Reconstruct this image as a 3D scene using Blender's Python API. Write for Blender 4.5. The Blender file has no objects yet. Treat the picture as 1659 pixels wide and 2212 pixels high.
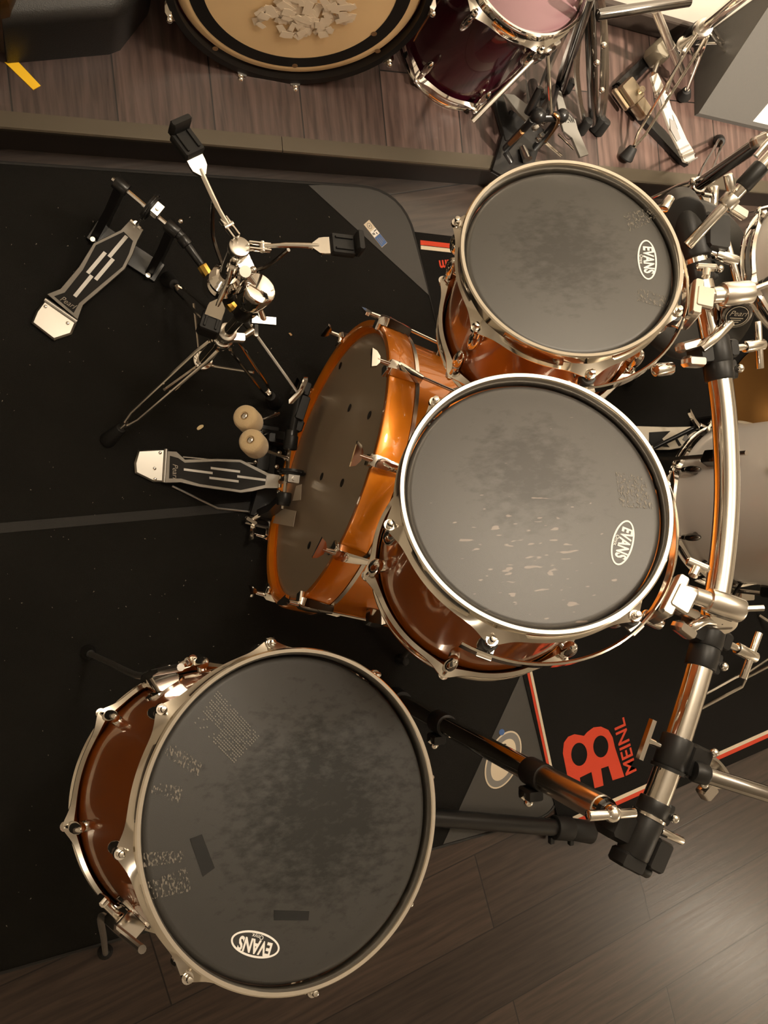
import bpy, bmesh, math, random
from mathutils import Vector, Matrix, noise as mnoise

random.seed(7)
SC = bpy.context.scene
COL = SC.collection
# ------------------------------------------------------------------ camera
PW, PH, FPX, CZ = 1659.0, 2212.0, 1790.0, 1.80
TH = math.atan((PW / 2 - 100) / FPX)            # the lens looks 22 degrees off straight down
CX = Vector((math.cos(TH), 0, math.sin(TH)))
CY = Vector((0, 1, 0))
CF = Vector((math.sin(TH), 0, -math.cos(TH)))
CAM = Vector((0, 0, CZ))
cam = bpy.data.cameras.new('camera')
cam.sensor_fit = 'VERTICAL'
cam.sensor_height = 36
cam.lens = FPX / PH * 36
cam.clip_start = 0.02
camo = bpy.data.objects.new('camera', cam)
COL.objects.link(camo)
camo.matrix_world = Matrix(((CX.x, CY.x, -CF.x, 0), (CX.y, CY.y, -CF.y, 0), (CX.z, CY.z, -CF.z, CZ), (0, 0, 0, 1)))
SC.camera = camo
SC.view_settings.view_transform = 'Standard'
SC.view_settings.look = 'None'
SC.view_settings.gamma = 1
SC.view_settings.exposure = -0.2
SC.view_settings.use_curve_mapping = False
SC.cycles.max_bounces = 8
SC.cycles.sample_clamp_indirect = 6

# ------------------------------------------------------------------ light (ceiling lamps of the room and an added wall spot)
WORLD = bpy.data.worlds.new('room_dark')
SC.world = WORLD
WORLD.use_nodes = True
WORLD.node_tree.nodes['Background'].inputs[0].default_value = (1, .8, .6, 1)
WORLD.node_tree.nodes['Background'].inputs[1].default_value = 0.02


def lamp(name, loc, power, size, col=(1, .87, .70)):
    l = bpy.data.lights.new(name, 'POINT')
    l.shadow_soft_size = size
    l.energy = power
    l.color = col
    o = bpy.data.objects.new(name, l)
    COL.objects.link(o)
    o.location = loc
    return o


lamp('ceiling_lamp_back', (.62, .84, 2.38), 44, .11)
lamp('ceiling_lamp_right', (1.85, .72, 2.38), 46, .11)
lamp('ceiling_lamp_far', (4.1, -2.8, 2.38), 42, .13)
lamp('ceiling_lamp_near', (-1.3, -1.3, 2.38), 9, .11)
sp = bpy.data.lights.new('added_wall_spot', 'SPOT')  # added spot that whitens the lower back wall, not a known fixture
sp.spot_size = math.radians(44)
sp.spot_blend = .7
sp.shadow_soft_size = .05
sp.energy = 750
sp.color = (1, .87, .70)
spo = bpy.data.objects.new('added_wall_spot', sp)
COL.objects.link(spo)
spo.location = (1.62, .15, 2.5)
spo.rotation_euler = (Vector((1.55, 1.2, .5)) - Vector((1.62, .15, 2.5))).to_track_quat('-Z', 'Y').to_euler()


# ------------------------------------------------------------------ placing: a pixel of the photo at a height above the floor
def ray(u, v):
    return CF + CX * ((u - PW / 2) / FPX) - CY * ((v - PH / 2) / FPX)


def at(u, v, h=0.0):
    d = ray(u, v)
    return CAM + d * ((h - CZ) / d.z)


def lin(c):
    return tuple(((x / 255) / 12.92 if x / 255 <= .04045 else ((x / 255 + .055) / 1.055) ** 2.4) for x in c)


# ------------------------------------------------------------------ materials
def nodes_of(m):
    return m.node_tree.nodes, m.node_tree.links


def mat(name, col, rough=.5, metal=0, coat=0, spec=.5, bump=0, bscale=300, trans=0, var=0, vscale=8, sheen=0):
    m = bpy.data.materials.new(name)
    m.use_nodes = True
    N, L = nodes_of(m)
    b = N['Principled BSDF']
    b.inputs['Base Color'].default_value = (*col, 1)
    b.inputs['Roughness'].default_value = rough
    b.inputs['Metallic'].default_value = metal
    b.inputs['Specular IOR Level'].default_value = spec
    b.inputs['Coat Weight'].default_value = coat
    b.inputs['Coat Roughness'].default_value = .04
    b.inputs['Transmission Weight'].default_value = trans
    b.inputs['Sheen Weight'].default_value = sheen
    if bump or var:
        tc = N.new('ShaderNodeTexCoord')
        if bump:
            n = N.new('ShaderNodeTexNoise')
            n.inputs['Scale'].default_value = bscale
            n.inputs['Detail'].default_value = 3
            L.new(tc.outputs['Object'], n.inputs['Vector'])
            bp = N.new('ShaderNodeBump')
            bp.inputs['Strength'].default_value = bump
            bp.inputs['Distance'].default_value = .002
            L.new(n.outputs['Fac'], bp.inputs['Height'])
            L.new(bp.outputs['Normal'], b.inputs['Normal'])
        if var:
            n2 = N.new('ShaderNodeTexNoise')
            n2.inputs['Scale'].default_value = vscale
            n2.inputs['Detail'].default_value = 6
            L.new(tc.outputs['Object'], n2.inputs['Vector'])
            mx = N.new('ShaderNodeMix')
            mx.data_type = 'RGBA'
            mx.inputs[6].default_value = (*[c * (1 - var) for c in col], 1)
            mx.inputs[7].default_value = (*[min(1, c * (1 + var)) for c in col], 1)
            L.new(n2.outputs['Fac'], mx.inputs[0])
            L.new(mx.outputs[2], b.inputs['Base Color'])
    return m


CHROME = mat('chrome', (.86, .82, .76), .07, 1)
CHROME_DULL = mat('brushed_chrome', (.74, .70, .64), .24, 1)
STEEL = mat('worn_steel', (.50, .48, .45), .35, 1, var=.15, vscale=60)
HOOP = mat('nickel_hoop', (.74, .69, .61), .12, 1)
BLACK = mat('black_plastic', (.012, .0115, .011), .42, spec=.35)
BLACKM = mat('black_metal', (.010, .0095, .0095), .3, 0, coat=.1, spec=.4)
RUBBER = mat('black_rubber', (.010, .0095, .009), .6, spec=.3)
RUBBERG = mat('grey_rubber', (.055, .053, .05), .55)
BRASS = mat('brass', (.85, .55, .13), .2, 1)
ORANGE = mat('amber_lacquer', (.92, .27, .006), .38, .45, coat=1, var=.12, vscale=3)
ORANGE_SHADED = mat('amber_lacquer_shaded', (.44, .105, .006), .30, .25, coat=1, var=.12, vscale=4)  # same amber lacquer, its colour darkened for the weaker light on the toms
MAROON = mat('maroon_lacquer', (.045, .003, .010), .2, 0, coat=1)
WHITEL = mat('white_lacquer', (.80, .76, .72), .3, 0, coat=.5)
FELT = mat('cream_felt', (.62, .46, .26), .95, 0, bump=.5, bscale=700, sheen=.3)
WHITEP = mat('white_print', (.86, .84, .80), .5)
REDP = mat('red_print', (.62, .055, .02), .85, bump=.4, bscale=900)
CREAMP = mat('cream_print', (.70, .60, .46), .85, bump=.3, bscale=900)
BLUEP = mat('blue_print', (.05, .12, .32), .6)
GREYP = mat('grey_print', (.20, .19, .18), .6)
CARPET = mat('black_carpet', (.0135, .0125, .011), .95, bump=.9, bscale=900, var=.35, vscale=5, spec=.15)
CARPET2 = mat('black_carpet_dense', (.012, .0112, .0105), .95, bump=.9, bscale=1100, spec=.15)
VINYL = mat('grey_vinyl', (.048, .045, .041), .65, bump=.3, bscale=800)
VINYLD = mat('dark_binding', (.022, .021, .020), .8, bump=.4, bscale=800)
WALLM = mat('cream_wall_paint', (.80, .74, .64), .7, bump=.1, bscale=200)
CEILM = mat('white_ceiling_paint', (.80, .76, .70), .8)
BASEB = mat('dark_baseboard', (.035, .025, .020), .45)
TRIMM = mat('bronze_trim', (.085, .070, .050), .40, .5)
RISERM = mat('riser_face', (.020, .014, .012), .5)
BOXM = mat('black_tolex', (.010, .0095, .009), .45, bump=.3, bscale=500)
BOXG = mat('grey_tolex', (.085, .080, .074), .7, bump=.3, bscale=500)
BROWNG = mat('brown_gloss_panel', (.05, .022, .004), .2, coat=.6)
YELLOW = mat('yellow_webbing', (1.0, .60, .008), .55)
BRONZE = mat('bronze_cymbal', (.13, .065, .02), .38, 1)
WOODIN = mat('maple_inside', (.60, .36, .20), .55, var=.15, vscale=14)
TANHEAD = mat('tan_head', (.88, .62, .34), .4, var=.18, vscale=5)
PAPER = mat('white_paper', (.85, .82, .76), .6)
LUGB = mat('smoked_chrome', (.22, .21, .20), .15, 1)


def wood_mat(name, ang, base, dark, pw=.19, pl=1.2, off=(0, 0)):
    m = bpy.data.materials.new(name)
    m.use_nodes = True
    N, L = nodes_of(m)
    b = N['Principled BSDF']
    tc = N.new('ShaderNodeTexCoord')
    mp = N.new('ShaderNodeMapping')
    mp.inputs['Rotation'].default_value = (0, 0, -ang)
    mp.inputs['Location'].default_value = (off[0], off[1], 0)
    L.new(tc.outputs['Object'], mp.inputs['Vector'])
    br = N.new('ShaderNodeTexBrick')
    br.offset = .37
    br.inputs['Color1'].default_value = (0, 0, 0, 1)
    br.inputs['Color2'].default_value = (1, 1, 1, 1)
    br.inputs['Mortar'].default_value = (.5, .5, .5, 1)
    br.inputs['Scale'].default_value = 1
    br.inputs['Mortar Size'].default_value = .0018
    br.inputs['Mortar Smooth'].default_value = .3
    br.inputs['Brick Width'].default_value = pl
    br.inputs['Row Height'].default_value = pw
    L.new(mp.outputs['Vector'], br.inputs['Vector'])
    # grain: stretched noise feeding a wave, shifted plank by plank
    sx = N.new('ShaderNodeMapping')
    sx.inputs['Scale'].default_value = (2.0, 34, 1)
    add = N.new('ShaderNodeVectorMath')
    add.operation = 'ADD'
    sc = N.new('ShaderNodeVectorMath')
    sc.operation = 'SCALE'
    sc.inputs['Scale'].default_value = 3.7
    L.new(br.outputs['Color'], sc.inputs[0])
    L.new(mp.outputs['Vector'], add.inputs[0])
    L.new(sc.outputs[0], add.inputs[1])
    L.new(add.outputs[0], sx.inputs['Vector'])
    n1 = N.new('ShaderNodeTexNoise')
    n1.inputs['Scale'].default_value = 2.2
    n1.inputs['Detail'].default_value = 8
    n1.inputs['Roughness'].default_value = .65
    n1.inputs['Distortion'].default_value = .8
    L.new(sx.outputs['Vector'], n1.inputs['Vector'])
    sy = N.new('ShaderNodeMapping')
    sy.inputs['Scale'].default_value = (1.1, 4.5, 1)
    L.new(add.outputs[0], sy.inputs['Vector'])
    wv = N.new('ShaderNodeTexWave')
    wv.wave_type = 'RINGS'
    wv.inputs['Scale'].default_value = 3.1
    wv.inputs['Distortion'].default_value = 9
    wv.inputs['Detail'].default_value = 3
    wv.inputs['Detail Scale'].default_value = 1.2
    L.new(sy.outputs['Vector'], wv.inputs['Vector'])
    mixg = N.new('ShaderNodeMath')
    mixg.operation = 'MULTIPLY_ADD'
    mixg.inputs[1].default_value = .16
    L.new(wv.outputs['Fac'], mixg.inputs[0])
    L.new(n1.outputs['Fac'], mixg.inputs[2])
    rp = N.new('ShaderNodeValToRGB')
    rp.color_ramp.elements[0].position = .38
    rp.color_ramp.elements[0].color = (*dark, 1)
    rp.color_ramp.elements[1].position = .88
    rp.color_ramp.elements[1].color = (*base, 1)
    L.new(mixg.outputs[0], rp.inputs['Fac'])
    # plank tone
    mt = N.new('ShaderNodeMix')
    mt.data_type = 'RGBA'
    mt.blend_type = 'MULTIPLY'
    mt.inputs[0].default_value = .7
    L.new(rp.outputs['Color'], mt.inputs[6])
    ton = N.new('ShaderNodeMix')
    ton.data_type = 'RGBA'
    ton.inputs[6].default_value = (.6, .6, .62, 1)
    ton.inputs[7].default_value = (1.25, 1.2, 1.15, 1)
    L.new(br.outputs['Color'], ton.inputs[0])
    L.new(ton.outputs[2], mt.inputs[7])
    ms = N.new('ShaderNodeMix')
    ms.data_type = 'RGBA'
    ms.inputs[7].default_value = (.010, .008, .007, 1)
    L.new(br.outputs['Fac'], ms.inputs[0])
    L.new(mt.outputs[2], ms.inputs[6])
    L.new(ms.outputs[2], b.inputs['Base Color'])
    b.inputs['Roughness'].default_value = .36
    rr = N.new('ShaderNodeMapRange')
    rr.inputs['To Min'].default_value = .24
    rr.inputs['To Max'].default_value = .36
    L.new(n1.outputs['Fac'], rr.inputs['Value'])
    L.new(rr.outputs[0], b.inputs['Roughness'])
    bp = N.new('ShaderNodeBump')
    bp.inputs['Strength'].default_value = .12
    bp.inputs['Distance'].default_value = .002
    hh = N.new('ShaderNodeMath')
    hh.operation = 'SUBTRACT'
    L.new(n1.outputs['Fac'], hh.inputs[0])
    L.new(br.outputs['Fac'], hh.inputs[1])
    L.new(hh.outputs[0], bp.inputs['Height'])
    L.new(bp.outputs['Normal'], b.inputs['Normal'])
    return m


def head_mat(name, base, wear_c=(0, 0), wear_r=.07, wear_amt=.6, scratch=None, rough=.39, spec=.7):
    """black drum skin with worn scuffs round the playing spot"""
    m = bpy.data.materials.new(name)
    m.use_nodes = True
    N, L = nodes_of(m)
    b = N['Principled BSDF']
    tc = N.new('ShaderNodeTexCoord')
    n = N.new('ShaderNodeTexNoise')
    n.inputs['Scale'].default_value = 55
    n.inputs['Detail'].default_value = 5
    n.inputs['Roughness'].default_value = .6
    mp = N.new('ShaderNodeMapping')
    mp.inputs['Scale'].default_value = (1, 1.9, 1)
    mp.inputs['Rotation'].default_value = (0, 0, .5)
    L.new(tc.outputs['Object'], mp.inputs['Vector'])
    L.new(mp.outputs['Vector'], n.inputs['Vector'])
    sub = N.new('ShaderNodeVectorMath')
    sub.operation = 'SUBTRACT'
    sub.inputs[1].default_value = (wear_c[0], wear_c[1], -.012)
    L.new(tc.outputs['Object'], sub.inputs[0])
    ln = N.new('ShaderNodeVectorMath')
    ln.operation = 'LENGTH'
    L.new(sub.outputs[0], ln.inputs[0])
    mr = N.new('ShaderNodeMapRange')
    mr.inputs['From Min'].default_value = wear_r * .25
    mr.inputs['From Max'].default_value = wear_r * 1.7
    mr.inputs['To Min'].default_value = .30
    mr.inputs['To Max'].default_value = -.22
    L.new(ln.outputs['Value'], mr.inputs['Value'])
    ad = N.new('ShaderNodeMath')
    ad.operation = 'ADD'
    L.new(n.outputs['Fac'], ad.inputs[0])
    L.new(mr.outputs[0], ad.inputs[1])
    rp = N.new('ShaderNodeValToRGB')
    rp.color_ramp.elements[0].position = .46
    rp.color_ramp.elements[0].color = (0, 0, 0, 1)
    rp.color_ramp.elements[1].position = .76
    rp.color_ramp.elements[1].color = (1, 1, 1, 1)
    L.new(ad.outputs[0], rp.inputs['Fac'])
    mu = N.new('ShaderNodeMath')
    mu.operation = 'MULTIPLY'
    mu.inputs[1].default_value = wear_amt
    L.new(rp.outputs['Color'], mu.inputs[0])
    mx = N.new('ShaderNodeMix')
    mx.data_type = 'RGBA'
    mx.inputs[6].default_value = (*base, 1)
    mx.inputs[7].default_value = (*[c * .32 for c in base], 1)
    L.new(mu.outputs[0], mx.inputs[0])
    out = mx.outputs[2]
    if scratch:
        n3 = N.new('ShaderNodeTexNoise')
        n3.inputs['Scale'].default_value = 95
        n3.inputs['Detail'].default_value = 1
        mp3 = N.new('ShaderNodeMapping')
        mp3.inputs['Scale'].default_value = (.55, 1.8, 1)
        mp3.inputs['Rotation'].default_value = (0, 0, scratch[3])
        L.new(tc.outputs['Object'], mp3.inputs['Vector'])
        L.new(mp3.outputs['Vector'], n3.inputs['Vector'])
        s2 = N.new('ShaderNodeVectorMath')
        s2.operation = 'SUBTRACT'
        s2.inputs[1].default_value = (scratch[0], scratch[1], -.012)
        L.new(tc.outputs['Object'], s2.inputs[0])
        l2 = N.new('ShaderNodeVectorMath')
        l2.operation = 'LENGTH'
        L.new(s2.outputs[0], l2.inputs[0])
        m2 = N.new('ShaderNodeMapRange')
        m2.inputs['From Min'].default_value = 0
        m2.inputs['From Max'].default_value = scratch[2]
        m2.inputs['To Min'].default_value = .06
        m2.inputs['To Max'].default_value = -.12
        L.new(l2.outputs['Value'], m2.inputs['Value'])
        a2 = N.new('ShaderNodeMath')
        a2.operation = 'ADD'
        L.new(n3.outputs['Fac'], a2.inputs[0])
        L.new(m2.outputs[0], a2.inputs[1])
        r2 = N.new('ShaderNodeValToRGB')
        r2.color_ramp.elements[0].position = .655
        r2.color_ramp.elements[0].color = (0, 0, 0, 1)
        r2.color_ramp.elements[1].position = .70
        r2.color_ramp.elements[1].color = (.55, .55, .55, 1)
        L.new(a2.outputs[0], r2.inputs['Fac'])
        mx2 = N.new('ShaderNodeMix')
        mx2.data_type = 'RGBA'
        L.new(r2.outputs['Color'], mx2.inputs[0])
        L.new(out, mx2.inputs[6])
        mx2.inputs[7].default_value = (.30, .24, .21, 1)
        out = mx2.outputs[2]
    L.new(out, b.inputs['Base Color'])
    b.inputs['Roughness'].default_value = rough
    sm = N.new('ShaderNodeMapRange')
    sm.inputs['To Min'].default_value = spec
    sm.inputs['To Max'].default_value = spec * .25
    L.new(mu.outputs[0], sm.inputs['Value'])
    L.new(sm.outputs[0], b.inputs['Specular IOR Level'])
    n4 = N.new('ShaderNodeTexNoise')
    n4.inputs['Scale'].default_value = 1500
    L.new(tc.outputs['Object'], n4.inputs['Vector'])
    bp = N.new('ShaderNodeBump')
    bp.inputs['Strength'].default_value = .25
    bp.inputs['Distance'].default_value = .0006
    L.new(n4.outputs['Fac'], bp.inputs['Height'])
    L.new(bp.outputs['Normal'], b.inputs['Normal'])
    return m


def mix_transparent(name, col, alpha, rough=.25, noise=None):
    m = bpy.data.materials.new(name)
    m.use_nodes = True
    N, L = nodes_of(m)
    b = N['Principled BSDF']
    b.inputs['Base Color'].default_value = (*col, 1)
    b.inputs['Roughness'].default_value = rough
    b.inputs['Alpha'].default_value = alpha
    if noise:
        tc = N.new('ShaderNodeTexCoord')
        mp = N.new('ShaderNodeMapping')
        mp.inputs['Scale'].default_value = noise[1]
        mp.inputs['Rotation'].default_value = (0, 0, noise[3])
        L.new(tc.outputs['Object'], mp.inputs['Vector'])
        n = N.new('ShaderNodeTexNoise')
        n.inputs['Scale'].default_value = noise[0]
        n.inputs['Detail'].default_value = 4
        L.new(mp.outputs['Vector'], n.inputs['Vector'])
        rp = N.new('ShaderNodeValToRGB')
        rp.color_ramp.elements[0].position = noise[2]
        rp.color_ramp.elements[0].color = (0, 0, 0, 1)
        rp.color_ramp.elements[1].position = noise[2] + .08
        rp.color_ramp.elements[1].color = (alpha, alpha, alpha, 1)
        L.new(n.outputs['Fac'], rp.inputs['Fac'])
        L.new(rp.outputs['Color'], b.inputs['Alpha'])
    return m


CLEARHEAD = mix_transparent('clear_coated_head', (.44, .36, .27), .72, .2)
RESIDUE = mix_transparent('tape_residue', (.20, .18, .15), .75, .3, (420, (1, .5, 1), .53, .5))
RESIDUED = mix_transparent('dark_tape_residue', (.004, .004, .004), .75, .6)
CLEARTAPE = mix_transparent('clear_tape', (.72, .62, .50), .55, .35)

# ------------------------------------------------------------------ mesh helpers
WM = {}


def basis(z, x=None):
    z = Vector(z).normalized()
    if x is None:
        x = Vector((0, 0, 1)) if abs(z.z) < .9 else Vector((1, 0, 0))
    x = Vector(x)
    x = (x - z * x.dot(z)).normalized()
    y = z.cross(x)
    return x, y, z


def frame(o, z, x=None):
    x, y, z = basis(z, x)
    return Matrix(((x.x, y.x, z.x, o[0]), (x.y, y.y, z.y, o[1]), (x.z, y.z, z.z, o[2]), (0, 0, 0, 1)))


class MB:
    def __init__(self):
        self.bm = bmesh.new()

    def ring(self, pts):
        return [self.bm.verts.new(p) for p in pts]

    def loft(self, rings, cap0=True, cap1=True, loop=False):
        n = len(rings[0])
        R = [self.ring(r) for r in rings]
        k = len(R)
        for i in range(k if loop else k - 1):
            a, b = R[i], R[(i + 1) % k]
            for j in range(n):
                self.bm.faces.new((a[j], a[(j + 1) % n], b[(j + 1) % n], b[j]))
        if not loop:
            if cap0:
                self.bm.faces.new(list(reversed(R[0])))
            if cap1:
                self.bm.faces.new(R[-1])
        return self

    def cyl(self, a, b, r0, r1=None, n=20, bev=0):
        a, b = Vector(a), Vector(b)
        r1 = r0 if r1 is None else r1
        x, y, z = basis(b - a)
        prof = [(0, r0), (1, r1)]
        L = (b - a).length
        rings = []
        if bev:
            t = min(bev / L, .45)
            prof = [(0, r0 - bev), (t * .3, r0 - bev * .3), (t, r0), (1 - t, r1), (1 - t * .3, r1 - bev * .3), (1, r1 - bev)]
        for t, r in prof:
            c = a + (b - a) * t
            rings.append([c + (x * math.cos(2 * math.pi * k / n) + y * math.sin(2 * math.pi * k / n)) * r for k in range(n)])
        return self.loft(rings)

    def tube(self, pts, r, n=12, closed=False, cap=True):
        pts = [Vector(p) for p in pts]
        k = len(pts)
        rr = r if isinstance(r, (list, tuple)) else [r] * k
        rings = []
        prevx = None
        for i, p in enumerate(pts):
            if closed:
                t = pts[(i + 1) % k] - pts[i - 1]
            else:
                t = pts[min(i + 1, k - 1)] - pts[max(i - 1, 0)]
            x, y, z = basis(t, prevx)
            prevx = x
            rings.append([p + (x * math.cos(2 * math.pi * j / n) + y * math.sin(2 * math.pi * j / n)) * rr[i] for j in range(n)])
        return self.loft(rings, cap, cap, closed)

    def box(self, c, size, z=(0, 0, 1), x=(1, 0, 0), bev=0):
        M = frame(c, z, x)
        sx, sy, sz = [s / 2 for s in size]
        if bev:
            b = min(bev, sx * .9, sy * .9, sz * .9)
            o = lambda e: [(sx - e, sy - b), (sx - b, sy - e), (-sx + b, sy - e), (-sx + e, sy - b), (-sx + e, -sy + b), (-sx + b, -sy + e), (sx - b, -sy + e), (sx - e, -sy + b)]
            i = [(sx - b, sy - b), (sx - b, sy - b), (-sx + b, sy - b), (-sx + b, sy - b), (-sx + b, -sy + b), (-sx + b, -sy + b), (sx - b, -sy + b), (sx - b, -sy + b)]
            e = b * .6
            rings = [[M @ Vector((p[0], p[1], -sz)) for p in o(e)], [M @ Vector((p[0], p[1], -sz + b)) for p in o(0)],
                     [M @ Vector((p[0], p[1], sz - b)) for p in o(0)], [M @ Vector((p[0], p[1], sz)) for p in o(e)]]
        else:
            q = [(sx, sy), (-sx, sy), (-sx, -sy), (sx, -sy)]
            rings = [[M @ Vector((p[0], p[1], s)) for p in q] for s in (-sz, sz)]
        return self.loft(rings)

    def prism(self, pts, up, bev=0):
        """outline points (3D, roughly planar) extruded along the vector up"""
        up = Vector(up)
        pts = [Vector(p) for p in pts]
        nrm = Vector((0, 0, 0))
        for i in range(len(pts)):
            nrm += pts[i].cross(pts[(i + 1) % len(pts)])
        if nrm.dot(up) < 0:
            pts = pts[::-1]
        if bev:
            c = sum(pts, Vector()) / len(pts)
            ins = [p + (c - p).normalized() * bev for p in pts]
            return self.loft([pts, [p + up * (1 - min(.9, bev / up.length)) for p in pts], [p + up for p in ins]])
        return self.loft([pts, [p + up for p in pts]])

    def lathe(self, prof, M=Matrix(), n=64, closed=True, mod=None):
        """profile of (r, z[, ear weight]) about the local z axis"""
        rings = []
        for p in prof:
            w = p[2] if len(p) > 2 else 0
            row = []
            for k in range(n):
                a = 2 * math.pi * k / n
                r = p[0] + (w * mod(a) if (mod and w) else 0)
                row.append(M @ Vector((r * math.cos(a), r * math.sin(a), p[1])))
            rings.append(row)
        return self.loft(rings, False, False, closed)

    def disc(self, r, z, M=Matrix(), n=64):
        self.bm.faces.new(self.ring([M @ Vector((r * math.cos(2 * math.pi * k / n), r * math.sin(2 * math.pi * k / n), z)) for k in range(n)]))
        return self

    def sphere(self, c, r, sc=(1, 1, 1), z=(0, 0, 1), x=None, nu=16, nv=10):
        M = frame(c, z, x)
        rings = []
        for i in range(nv + 1):
            t = math.pi * min(max(i / nv, .02), .98)
            rings.append([M @ Vector((r * sc[0] * math.sin(t) * math.cos(2 * math.pi * k / nu), r * sc[1] * math.sin(t) * math.sin(2 * math.pi * k / nu), -r * sc[2] * math.cos(t))) for k in range(nu)])
        return self.loft(rings)

    def face(self, pts):
        self.bm.faces.new(self.ring(pts))
        return self

    def build(self, name, m, parent=None, local=False, smooth=35, label=None):
        bm = self.bm
        bmesh.ops.recalc_face_normals(bm, faces=bm.faces)
        if parent is not None and not local:
            bm.transform(WM[parent.name].inverted())
        me = bpy.data.meshes.new(name)
        bm.to_mesh(me)
        bm.free()
        return place(name, me, m, parent, smooth, label)


def place(name, me, m, parent=None, smooth=35, label=None):
    if smooth:
        for p in me.polygons:
            p.use_smooth = True
        me.set_sharp_from_angle(angle=math.radians(smooth))
    if m is not None and not me.materials:
        me.materials.append(m)
    o = bpy.data.objects.new(name, me)
    COL.objects.link(o)
    if parent is not None:
        o.parent = parent
        WM[o.name] = WM[parent.name]
    else:
        WM[o.name] = Matrix()
    if label:
        o['label'] = label
    return o


def inst(src, parent, M):
    """a linked copy of a part at a local matrix"""
    o = src.copy()
    COL.objects.link(o)
    o.parent = parent
    o.matrix_local = M
    WM[o.name] = WM[parent.name] @ M
    return o


def thing(name, label, cat, M=None, group=None):
    o = bpy.data.objects.new(name, None)
    o.empty_display_size = .05
    COL.objects.link(o)
    if M is None:
        M = Matrix()
    elif not isinstance(M, Matrix):
        M = Matrix.Translation(Vector(M))
    o.matrix_world = M
    WM[o.name] = M
    tag(o, label, cat, group)
    return o


def tag(o, label, cat, group=None, kind=None):
    o['label'] = label
    o['category'] = cat
    if group:
        o['group'] = group
    if kind:
        o['kind'] = kind
    return o


def struct(o):
    o['kind'] = 'structure'
    return o


def text_part(name, body, M, size, m, parent, bold=0.0, shear=0.0, sx=1.0, extrude=.0002, align='CENTER', space=1.0):
    """lettering as a thin mesh; M is a WORLD matrix (text runs along local x, up along local y)"""
    cu = bpy.data.curves.new(name, 'FONT')
    cu.body = body
    cu.size = size
    cu.offset = bold * size
    cu.shear = shear
    cu.extrude = extrude
    cu.align_x = align
    cu.align_y = 'CENTER'
    cu.space_character = space
    cu.resolution_u = 3
    tmp = bpy.data.objects.new('tmp', cu)
    COL.objects.link(tmp)
    bpy.context.view_layer.update()
    dg = bpy.context.evaluated_depsgraph_get()
    me = bpy.data.meshes.new_from_object(tmp.evaluated_get(dg))
    bpy.data.objects.remove(tmp)
    bpy.data.curves.remove(cu)
    S = Matrix.Diagonal((sx, 1, 1, 1))
    me.transform(WM[parent.name].inverted() @ M @ S)
    me.materials.clear()
    return place(name, me, m, parent, 0)


def ellipse_ring(mb, M, a, b, w, t=.0003, n=64):
    outer = [M @ Vector((a * math.cos(2 * math.pi * k / n), b * math.sin(2 * math.pi * k / n), t)) for k in range(n)]
    inner = [M @ Vector(((a - w) * math.cos(2 * math.pi * k / n), (b - w) * math.sin(2 * math.pi * k / n), t)) for k in range(n)]
    o2 = [p - (M.to_3x3() @ Vector((0, 0, t))) for p in outer]
    i2 = [p - (M.to_3x3() @ Vector((0, 0, t))) for p in inner]
    return mb.loft([o2, outer, inner, i2], False, False, True)


def smooth_path(pts, k=8):
    """Catmull-Rom through the points"""
    P = [Vector(p) for p in pts]
    out = []
    for i in range(len(P) - 1):
        a, b, c, d = P[max(i - 1, 0)], P[i], P[i + 1], P[min(i + 2, len(P) - 1)]
        for j in range(k):
            t = j / k
            out.append(.5 * ((2 * b) + (c - a) * t + (2 * a - 5 * b + 4 * c - d) * t * t + (3 * b - a - 3 * c + d) * t ** 3))
    out.append(P[-1])
    return out


def smooth_closed(pts, k=4):
    P = [Vector(p) for p in pts]
    n = len(P)
    out = []
    for i in range(n):
        a, b, c, d = P[i - 1], P[i], P[(i + 1) % n], P[(i + 2) % n]
        for j in range(k):
            t = j / k
            out.append(.5 * ((2 * b) + (c - a) * t + (2 * a - 5 * b + 4 * c - d) * t * t + (3 * b - a - 3 * c + d) * t ** 3))
    return out


# ================================================================== the room
FLOORM = wood_mat('dark_floor_laminate', math.radians(15.9), lin((74, 61, 54)), lin((46, 38, 34)), pw=.1985, off=(.05, .083))
PLATM = wood_mat('dark_platform_laminate', math.radians(96), lin((96, 77, 71)), lin((56, 43, 40)), off=(.3, .02))
RX0, RX1, RY0 = -2.6, 4.6, -3.4
LIPA, LIPB = at(0, 270, .1), at(1500, 399, .1)            # front edge of the platform
LD = (LIPB - LIPA).normalized()
lip = lambda x, z=.1: Vector((x, LIPA.y + (x - LIPA.x) * LD.y / LD.x, z))
WALLY = 1.218
PX1 = 2.05

m = MB().box(((RX0 + RX1) / 2, (RY0 + 1.9) / 2, -.05), (RX1 - RX0, 1.9 - RY0, .1))
struct(m.build('floor', FLOORM, smooth=0))
m = MB().prism([lip(RX0, 0.0), lip(RX1, 0.0), Vector((RX1, 1.85, 0)), Vector((RX0, 1.85, 0))], (0, 0, .1))
struct(m.build('floor_platform', PLATM, smooth=0))
nv = Vector((LD.y, -LD.x, 0))
m = MB().prism([lip(RX0, .0) + nv * .004, lip(RX1, .0) + nv * .004, lip(RX1, .0), lip(RX0, .0)], (0, 0, .088))
struct(m.build('trim_1', RISERM, smooth=0))
for k, (xa, xb) in enumerate(((RX0, .46), (.4615, RX1))):
    m = MB()
    a, b = lip(xa), lip(xb)
    prof = [(-.026, .0), (-.026, .0030), (.004, .0035), (.007, .001), (.007, -.007), (.004, -.007), (.004, .0)]
    m.loft([[a + nv * p[0] + Vector((0, 0, p[1])) for p in prof], [b + nv * p[0] + Vector((0, 0, p[1])) for p in prof]])
    struct(m.build('trim_%d' % (k + 2), TRIMM, smooth=30))
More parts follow.
